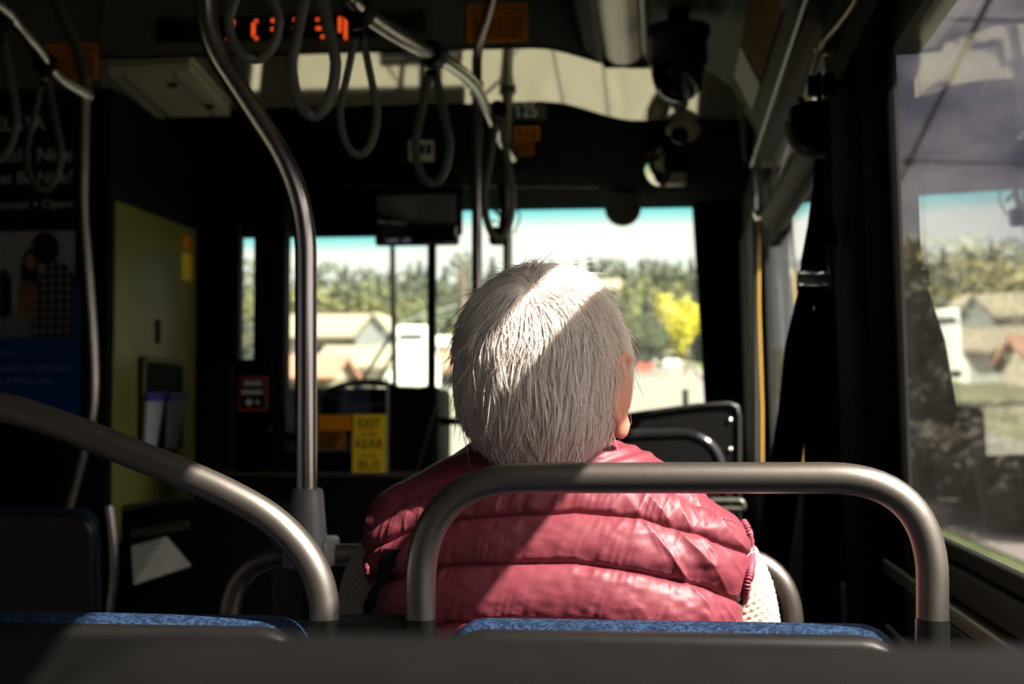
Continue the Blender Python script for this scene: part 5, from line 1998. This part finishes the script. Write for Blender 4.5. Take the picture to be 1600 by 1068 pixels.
M_bark = mat('bark', (0.09, 0.065, 0.045), 0.9)
LEAF = {
    'conifer': mat('conifer needles', (0.023, 0.036, 0.028), 0.8, 0, .35, 1.5),
    'fir': mat('blue green fir needles', (0.028, 0.043, 0.037), 0.8, 0, .35, 1.5),
    'spring': mat('yellow green spring leaves', (0.10, 0.105, 0.030), 0.8, 0, .3, 1.5),
    'mid': mat('mid green leaves', (0.046, 0.060, 0.030), 0.8, 0, .35, 1.5),
    'tan': mat('tan budding twigs', (0.095, 0.082, 0.05), 0.8, 0, .3, 1.5),
    'bright': mat('bright yellow leaves', (0.42, 0.38, 0.012), 0.7, 0, .2, 1.5),
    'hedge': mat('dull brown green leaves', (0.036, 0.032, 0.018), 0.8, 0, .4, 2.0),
    'hedgetop': mat('olive leaves lightened for sun', (0.085, 0.078, 0.018), 0.8, 0, .4, 2.0),  # lit copy of the hedge leaves, sunlight put into the colour
}


def leaf_cloud(pts, nrm, size):
    n = len(pts)
    d = nrg.normal(size=(n, 3)) * .6 + nrm
    d /= np.linalg.norm(d, axis=1, keepdims=True)
    a = np.cross(d, nrg.normal(size=(n, 3)))
    a /= np.linalg.norm(a, axis=1, keepdims=True)
    b = np.cross(d, a)
    s = size * nrg.uniform(.6, 1.3, n)[:, None]
    q = np.stack([pts - a * s, pts - b * s * .6, pts + a * s, pts + b * s * .6], 1)
    return q.reshape(-1, 3), np.arange(n * 4).reshape(n, 4)


def tree_proto(name, kind, shape, n, size, seed):
    """unit height tree standing at the origin"""
    root = bpy.data.objects.new(name, None)
    COL.objects.link(root)
    if shape == 'cone':
        z = 1 - np.sqrt(nrg.random(n))
        z = .12 + .88 * z
        tier = (z * 9) % 1.0
        r = (1 - z) * .27 * (1.15 - .5 * tier) * np.sqrt(nrg.uniform(.45, 1, n))
        a = nrg.random(n) * 2 * np.pi
        p = np.stack([r * np.cos(a), r * np.sin(a), z - .03 * r / .2], 1)
        nm = np.stack([np.cos(a), np.sin(a), np.full(n, .5)], 1)
        tr = (0.02, .95)
    else:
        k = 9
        bc = nrg.normal(size=(k, 3)) * np.array([.15, .15, .15]) + np.array([0, 0, .62])
        br = nrg.uniform(.16, .26, k)
        w = nrg.integers(0, k, n)
        d = nrg.normal(size=(n, 3))
        d /= np.linalg.norm(d, axis=1, keepdims=True)
        p = bc[w] + d * (br[w] * nrg.uniform(.7, 1, n))[:, None]
        p[:, 2] = np.maximum(p[:, 2], .14)
        if shape == 'bush':
            p[:, 2] = (p[:, 2] - .14) * 1.12
            p[:, :2] *= 1.45
        nm = d
        p[:, 2] = p[:, 2] / np.percentile(p[:, 2], 99.5)
        tr = (0.028, .55)
    v, f = leaf_cloud(p, nm, size)
    raw_mesh('crown', v, f, LEAF[kind], root, False)
    if shape != 'bush':
        MB().tube([(0, 0, -.05), (0.005, 0, tr[1] * .5), (0, 0.004, tr[1])], [tr[0], tr[0] * .7, tr[0] * .25], 8).build('trunk', M_bark, root, True)
    return root


KIDS = {}


def plant(proto, loc, h, wx=1.0, first=False, label=None, cat='tree', group=None):
    if first:
        r = proto
        KIDS[proto.name] = list(proto.children)
    else:
        r = proto.copy()
        COL.objects.link(r)
        for c in (KIDS.get(proto.name) or list(proto.children)):
            cc_ = c.copy()
            COL.objects.link(cc_)
            cc_.parent = r
    r.location = loc
    r.scale = (h * wx, h * wx, h)
    r.rotation_euler = (0, 0, rnd.uniform(0, 6.28))
    tag(r, label, cat, group)
    return r


protos = {
    'conifer': (tree_proto('conifer_tree', 'conifer', 'cone', 1500, .030, 1), 'dark green conifer in the hillside woods beyond the windscreen', 'conifers on the hillside'),
    'fir': (tree_proto('fir_tree', 'fir', 'cone', 1500, .032, 2), 'blue green fir in the hillside woods beyond the windscreen', 'firs on the hillside'),
    'mid': (tree_proto('broadleaf_tree', 'mid', 'blob', 1500, .032, 3), 'mid green broadleaf tree on the hillside beyond the windscreen', 'broadleaf trees on the hillside'),
    'spring': (tree_proto('spring_tree', 'spring', 'blob', 1500, .032, 4), 'yellow green budding tree on the hillside beyond the windscreen', 'budding trees on the hillside'),
    'tan': (tree_proto('bare_tree', 'tan', 'blob', 1300, .022, 5), 'tan twiggy tree on the hillside beyond the windscreen', 'twiggy trees on the hillside'),
}
used = set()


def tree_px(kind, px, ptop, Y, wx=1.0):
    p = P(px, ptop, Y)
    g = gz(p.x, Y) - .05
    pr, lab, grp = protos[kind]
    plant(pr, (p.x, Y, g), max(1.0, p.z - g), wx, kind not in used, lab, 'tree', grp)
    used.add(kind)


# skyline of the woods: treetop heights read along the ridge
sky = [(330, 420), (372, 405), (395, 400), (420, 415), (446, 420), (465, 412), (498, 418), (515, 415), (540, 408), (556, 422), (569, 420), (590, 425), (610, 412), (640, 406), (655, 400), (668, 410), (695, 412), (725, 405), (745, 400), (770, 398), (800, 410), (822, 414), (845, 406), (862, 402), (880, 408), (900, 404),
       (922, 396), (940, 410), (955, 404), (975, 407), (990, 404), (1005, 402), (1022, 408), (1040, 400), (1062, 402), (1080, 400), (1100, 402), (1125, 398)]
for i, (x, y) in enumerate(sky):
    Y = 210 + 18 * rnd.uniform(-1, 1)
    k = rnd.choice(['conifer', 'fir', 'fir', 'conifer', 'mid'])
    tree_px(k, x, y, Y, 1.0 if k != 'mid' else .8)
    tree_px(rnd.choice(['conifer', 'mid', 'fir', 'tan']), x + rnd.uniform(-14, 14), y + rnd.uniform(14, 30), Y - 25, 1.2 if True else 1)
for i in range(46):
    x = 330 + 820 * (i + rnd.random()) / 46
    tree_px(rnd.choice(['mid', 'spring', 'conifer', 'mid', 'conifer', 'fir', 'fir']), x, rnd.uniform(438, 470), rnd.uniform(135, 165), 1.15)
for i in range(30):
    x = 330 + 820 * (i + rnd.random()) / 30
    if 1030 < x < 1062:
        continue
    tree_px(rnd.choice(['mid', 'spring', 'mid', 'conifer', 'fir', 'tan']), x, rnd.uniform(478, 505), rnd.uniform(105, 122), 1.15)
for (k, x, y, Y) in (('conifer', 552, 428, 120), ('conifer', 570, 422, 122), ('fir', 590, 432, 121), ('spring', 592, 440, 112), ('spring', 458, 425, 124), ('conifer', 655, 440, 126), ('mid', 640, 460, 118),
                     ('conifer', 1010, 455, 112), ('mid', 1000, 470, 108), ('fir', 1090, 425, 120), ('fir', 985, 440, 118), ('spring', 960, 455, 110), ('mid', 1030, 490, 104)):
    tree_px(k, x, y, Y, 1.1)
# the bright yellow tree by the right pillar
yt = tree_proto('yellow_tree', 'bright', 'blob', 1800, .030, 6)
p = P(1072, 462, 92)
plant(yt, (p.x, 92, gz(0, 92)), p.z - gz(0, 92), .78, True, 'bright yellow leafy tree beside the front corner pillar', 'tree')

M_roof = mat('sand coloured shingles', (0.17, 0.15, 0.11), 0.9, 0, .12, 3)
M_roofr = mat('red brown shingles', (0.22, 0.105, 0.07), 0.9, 0, .12, 3)
M_siding = mat('white siding', (0.42, 0.42, 0.39), 0.8, 0, .05, 3)
M_siding2 = mat('pale blue grey siding', (0.20, 0.215, 0.215), 0.8, 0, .05, 3)
M_siding3 = mat('cream stucco', (0.26, 0.23, 0.175), 0.8, 0, .05, 3)
M_hglass = mat('dark house window', (0.03, 0.04, 0.05), 0.15)


def house(px0, px1, peave, pridge, Y, wallm, roofm, label, along=True):
    """ridge across the view when along, gable towards us otherwise"""
    a, b = P(px0, peave, Y), P(px1, peave, Y)
    zr = P(px0, pridge, Y + 3).z
    g = gz(0, Y) - .1
    dep = max(5.0, (b.x - a.x) * .8)
    t = thing('house', ((a.x + b.x) / 2, Y + dep / 2, g), label, 'house')
    MB().box((a.x, Y, g), (b.x, Y + dep, a.z)).build('walls', wallm, t)
    o = .35 if along else .12
    r = MB()
    if along:
        ym = Y + dep / 2
        pr = [(Y - o, a.z - .1), (ym, zr), (Y + dep + o, a.z - .1), (Y + dep + o, a.z + .08), (ym, zr + .22), (Y - o, a.z + .08)]
        r.prism(pr, a.x - o, b.x + o, lambda u, v, h: Vector((h, u, v)))
        MB().prism([(Y + .02, a.z), (ym, zr), (Y + dep - .02, a.z)], a.x + .02, b.x - .02, lambda u, v, h: Vector((h, u, v))).build('gable', wallm, t)
    else:
        xm = (a.x + b.x) / 2
        pr = [(a.x - o, a.z - .1), (xm, zr), (b.x + o, a.z - .1), (b.x + o, a.z + .08), (xm, zr + .22), (a.x - o, a.z + .08)]
        r.prism(pr, Y - o, Y + dep + o, lambda u, v, h: Vector((u, h, v)))
        MB().prism([(a.x + .02, a.z), (xm, zr), (b.x - .02, a.z)], Y + .02, Y + dep - .02, lambda u, v, h: Vector((u, h, v))).build('gable', wallm, t)
    r.build('roof', roofm, t)
    n = max(1, int((b.x - a.x) / 3))
    for i in range(n):
        xc = a.x + (b.x - a.x) * (i + .5) / n
        MB().box((xc - .5, Y - .04, g + (a.z - g) * .4), (xc + .5, Y + .02, g + (a.z - g) * .8)).build('window', M_hglass, t)
    return t


house(446, 560, 527, 497, 84, M_siding3, M_roof, 'long cream house with sand coloured roof left of the black centre post')
house(556, 612, 528, 498, 79, M_siding2, M_roof, 'pale blue grey gabled house beside the cream one', False)
house(500, 600, 575, 548, 62, M_siding, M_roof, 'low white house with sand roof in the left windscreen')
house(446, 510, 592, 562, 56, M_siding3, M_roofr, 'cream house with red brown roof low in the left windscreen')
house(660, 735, 578, 556, 66, M_siding, M_roofr, 'white house with red brown roof behind the black centre post')
house(652, 700, 540, 530, 96, M_siding, M_siding, 'small white house on the slope behind the black centre post')
house(1033, 1056, 475, 466, 128, M_siding3, M_roof, 'tall narrow pale house between dark trees on the slope', False)
house(925, 965, 452, 440, 150, M_siding2, M_roof, 'pale house high among the trees right of the grey head')
house(940, 1000, 560, 548, 120, M_siding, M_roof, 'white house low on the slope beside the passenger ear')
house(1010, 1075, 570, 556, 118, M_siding3, M_roof, 'cream house low on the slope below the yellow tree')
# white delivery van ahead on the left
def vehicle(name, cat, px0, px1, pyb, pyt, Y, bm_, label, van=False):
    a, b = P(px0, pyb, Y), P(px1, pyb, Y)
    w = b.x - a.x
    h = P(px0, pyt, Y).z - P(px0, pyb, Y).z
    L_ = w * (2.6 if van else 2.3)
    g = P(px0, pyb, Y).z
    t = thing(name, ((a.x + b.x) / 2, Y, g), label, cat)
    xm = (a.x + b.x) / 2
    if van:
        pr = [(Y, g + h * .10), (Y, g + h * .97), (Y + .08 * L_, g + h), (Y + .68 * L_, g + h), (Y + .74 * L_, g + h * .62), (Y + L_, g + h * .45), (Y + L_, g + h * .10)]
    else:
        pr = [(Y, g + h * .22), (Y + .01 * L_, g + h * .60), (Y + .14 * L_, g + h * .66), (Y + .27 * L_, g + h), (Y + .60 * L_, g + h), (Y + .76 * L_, g + h * .62), (Y + .98 * L_, g + h * .52), (Y + L_, g + h * .22)]
    MB().prism(pr, a.x, b.x, lambda u, v, hh: Vector((hh, u, v))).build('body', bm_, t)
    zr0, zr1 = (g + h * .80, g + h * .87) if van else (g + h * .68, g + h * .94)
    ya, yb = (Y - .01, Y - .01) if van else (Y + .155 * L_, Y + .245 * L_)
    MB().add([(a.x + w * .12, ya - .02, zr0), (b.x - w * .12, ya - .02, zr0), (b.x - w * .15, yb - .02, zr1), (a.x + w * .15, yb - .02, zr1),
              (a.x + w * .12, ya + .03, zr0), (b.x - w * .12, ya + .03, zr0), (b.x - w * .15, yb + .03, zr1), (a.x + w * .15, yb + .03, zr1)],
             [(0, 1, 2, 3), (7, 6, 5, 4), (0, 4, 5, 1), (1, 5, 6, 2), (2, 6, 7, 3), (3, 7, 4, 0)]).build('rear_window', M_hglass, t)
    for xx in (a.x + w * .1, b.x - w * .1):
        for yy in (Y + .2 * L_, Y + .8 * L_):
            MB().lathe([(0, -.1), (h * .2, -.1), (h * .2, .1), (0, .1)], (xx, yy, g + h * .2), (1, 0, 0), 18).build('wheel', M_rubber, t, True)
    return t


M_vw = mat('white vehicle paint', (.80, .80, .76), .25, 0, .03, 3)
M_vr = mat('red vehicle paint', (.50, .05, .03), .25, 0, .03, 3)
M_vs = mat('silver vehicle paint', (.45, .46, .46), .25, .5, .03, 3)
M_vd = mat('dark blue vehicle paint', (.03, .05, .09), .25, 0, .03, 3)
vehicle('delivery_van', 'van', 617, 667, 612, 508, 46, M_vw, 'tall white delivery van ahead beyond the driver windscreen', True)
for (x, y, w, Y, m, lab) in ((1008, 575, 22, 100, M_vr, 'red car far down the street'), (1015, 562, 20, 112, M_vw, 'white car topmost of the cars in the far street'), (1022, 606, 26, 84, M_vw, 'white car lower left in the far street'),
                             (1046, 602, 26, 86, M_vd, 'dark blue car in the far street above the riveted panel'), (1066, 588, 24, 94, M_vs, 'silver car in the far street beside the corner pillar'), (1040, 585, 22, 98, M_vs, 'silver car in the middle of the far street'),
                             (1024, 620, 30, 74, M_vr, 'red car nearest above the riveted panel'), (1050, 568, 20, 106, M_vw, 'white car under the bright yellow tree')):
    vehicle('parked_car', 'car', x - w / 2, x + w / 2, y + w * .33, y - w * .33, Y, m, lab)

# hedge bushes beside the pavement, seen through the side window
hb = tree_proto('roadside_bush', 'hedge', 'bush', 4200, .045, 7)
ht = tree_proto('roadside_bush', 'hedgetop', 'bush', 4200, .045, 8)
first_h = [True, True]
hedge_row = ((1660, 650, 17.5, 1.5, 0, 'low brown bush at the outer edge of the side window'), (1622, 648, 19, 1.5, 0, 'second low brown bush from the outer edge of the side window'),
             (1588, 645, 20.5, 1.5, 0, 'third low brown bush from the outer edge of the side window'), (1556, 640, 22, 1.5, 0, 'fourth low brown bush from the outer edge of the side window'),
             (1530, 560, 24, 1.1, 0, 'brown bush of middle height beside the pavement'), (1508, 450, 27, .85, 0, 'tall brown bush between belt reflection and low bushes'),
             (1482, 412, 30, .80, 1, 'tall olive bush near the window pillar'), (1458, 395, 34, .8, 1, 'olive bush farther off near the window pillar'),
             (1432, 392, 39, .8, 1, 'farthest olive bush behind the window pillar'), (1505, 610, 25, 1.5, 0, 'dark low bush before the tall brown one'),
             (1475, 590, 28, 1.5, 0, 'dark low bush before the tall olive one'), (1445, 590, 31, 1.6, 0, 'dark low bush before the farther olive one'))
for i, (px_, ptop, Y, wx, top, lab) in enumerate(hedge_row):
    p = P(px_, ptop, Y)
    g = gz(0, Y) + .02
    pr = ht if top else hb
    plant(pr, (p.x + .3, Y, g), (p.z - g) * 1.05, wx, first_h[top], lab, 'bush', 'roadside bushes')
    first_h[top] = False
house(1548, 1640, 560, 520, 45, M_siding, M_roof, 'white house beyond the low bushes in the side window')
t = None
for i, (px_, ptop, Y) in enumerate(((1500, 400, 60), (1545, 390, 64), (1590, 400, 58), (1630, 380, 66))):
    p = P(px_, ptop, Y)
    pr, lab, grp = protos['spring' if i % 2 else 'mid']
    plant(pr, (p.x, Y, gz(0, Y)), p.z - gz(0, Y), .9, False, ['mid green tree beyond the tall brown bush', 'yellow green tree left of the white side house', 'mid green tree behind the white side house', 'yellow green tree right of the white side house'][i], 'tree', 'trees behind the bushes')

# overhead wires
t = thing('trolley_wire', P(1425, 240, 23), 'thick overhead wire with a dark hanger seen through the side window', 'wire')
w0, w1 = P(1545, 0, 14.3), P(1412, 268, 24.8)
dW = (w0 - w1)
MB().tube([w1 - dW * 2.0, w1, w0, w0 + dW * 1.0], .035, 8).build('wire', M_rubber, t, True)
pk = w1.lerp(w0, .10)
MB().ell(pk, (.09, .14, .09)).build('hanger', M_rubber, t, True)
MB().tube([pk + Vector((-3, .6, .05)), pk, pk + Vector((5, -.5, -.3))], .018, 6).build('span_wire', M_rubber, t, True)
t = thing('street_wire', P(1500, 30, 16), 'thin level wire high in the side window', 'wire')
MB().tube([P(1380, 22, 20), P(1500, 31, 18), P(1680, 34, 15)], .016, 6).build('wire', M_rubber, t, True)
t = thing('street_wire', P(730, 500, 30), 'thin pale wire sagging across the trees beyond the windscreen', 'wire')
MB().tube(bez([P(560, 545, 40), P(640, 500, 40), P(740, 470, 40), P(860, 430, 40)]), .03, 6).build('wire', M_siding2, t, True)
t = thing('utility_pole', P(722, 600, 40), 'dark utility pole left of the grey head beyond the windscreen', 'pole')
MB().tube([P(723, 620, 40), P(722, 405, 40)], .075, 10).build('shaft', M_bark, t, True)
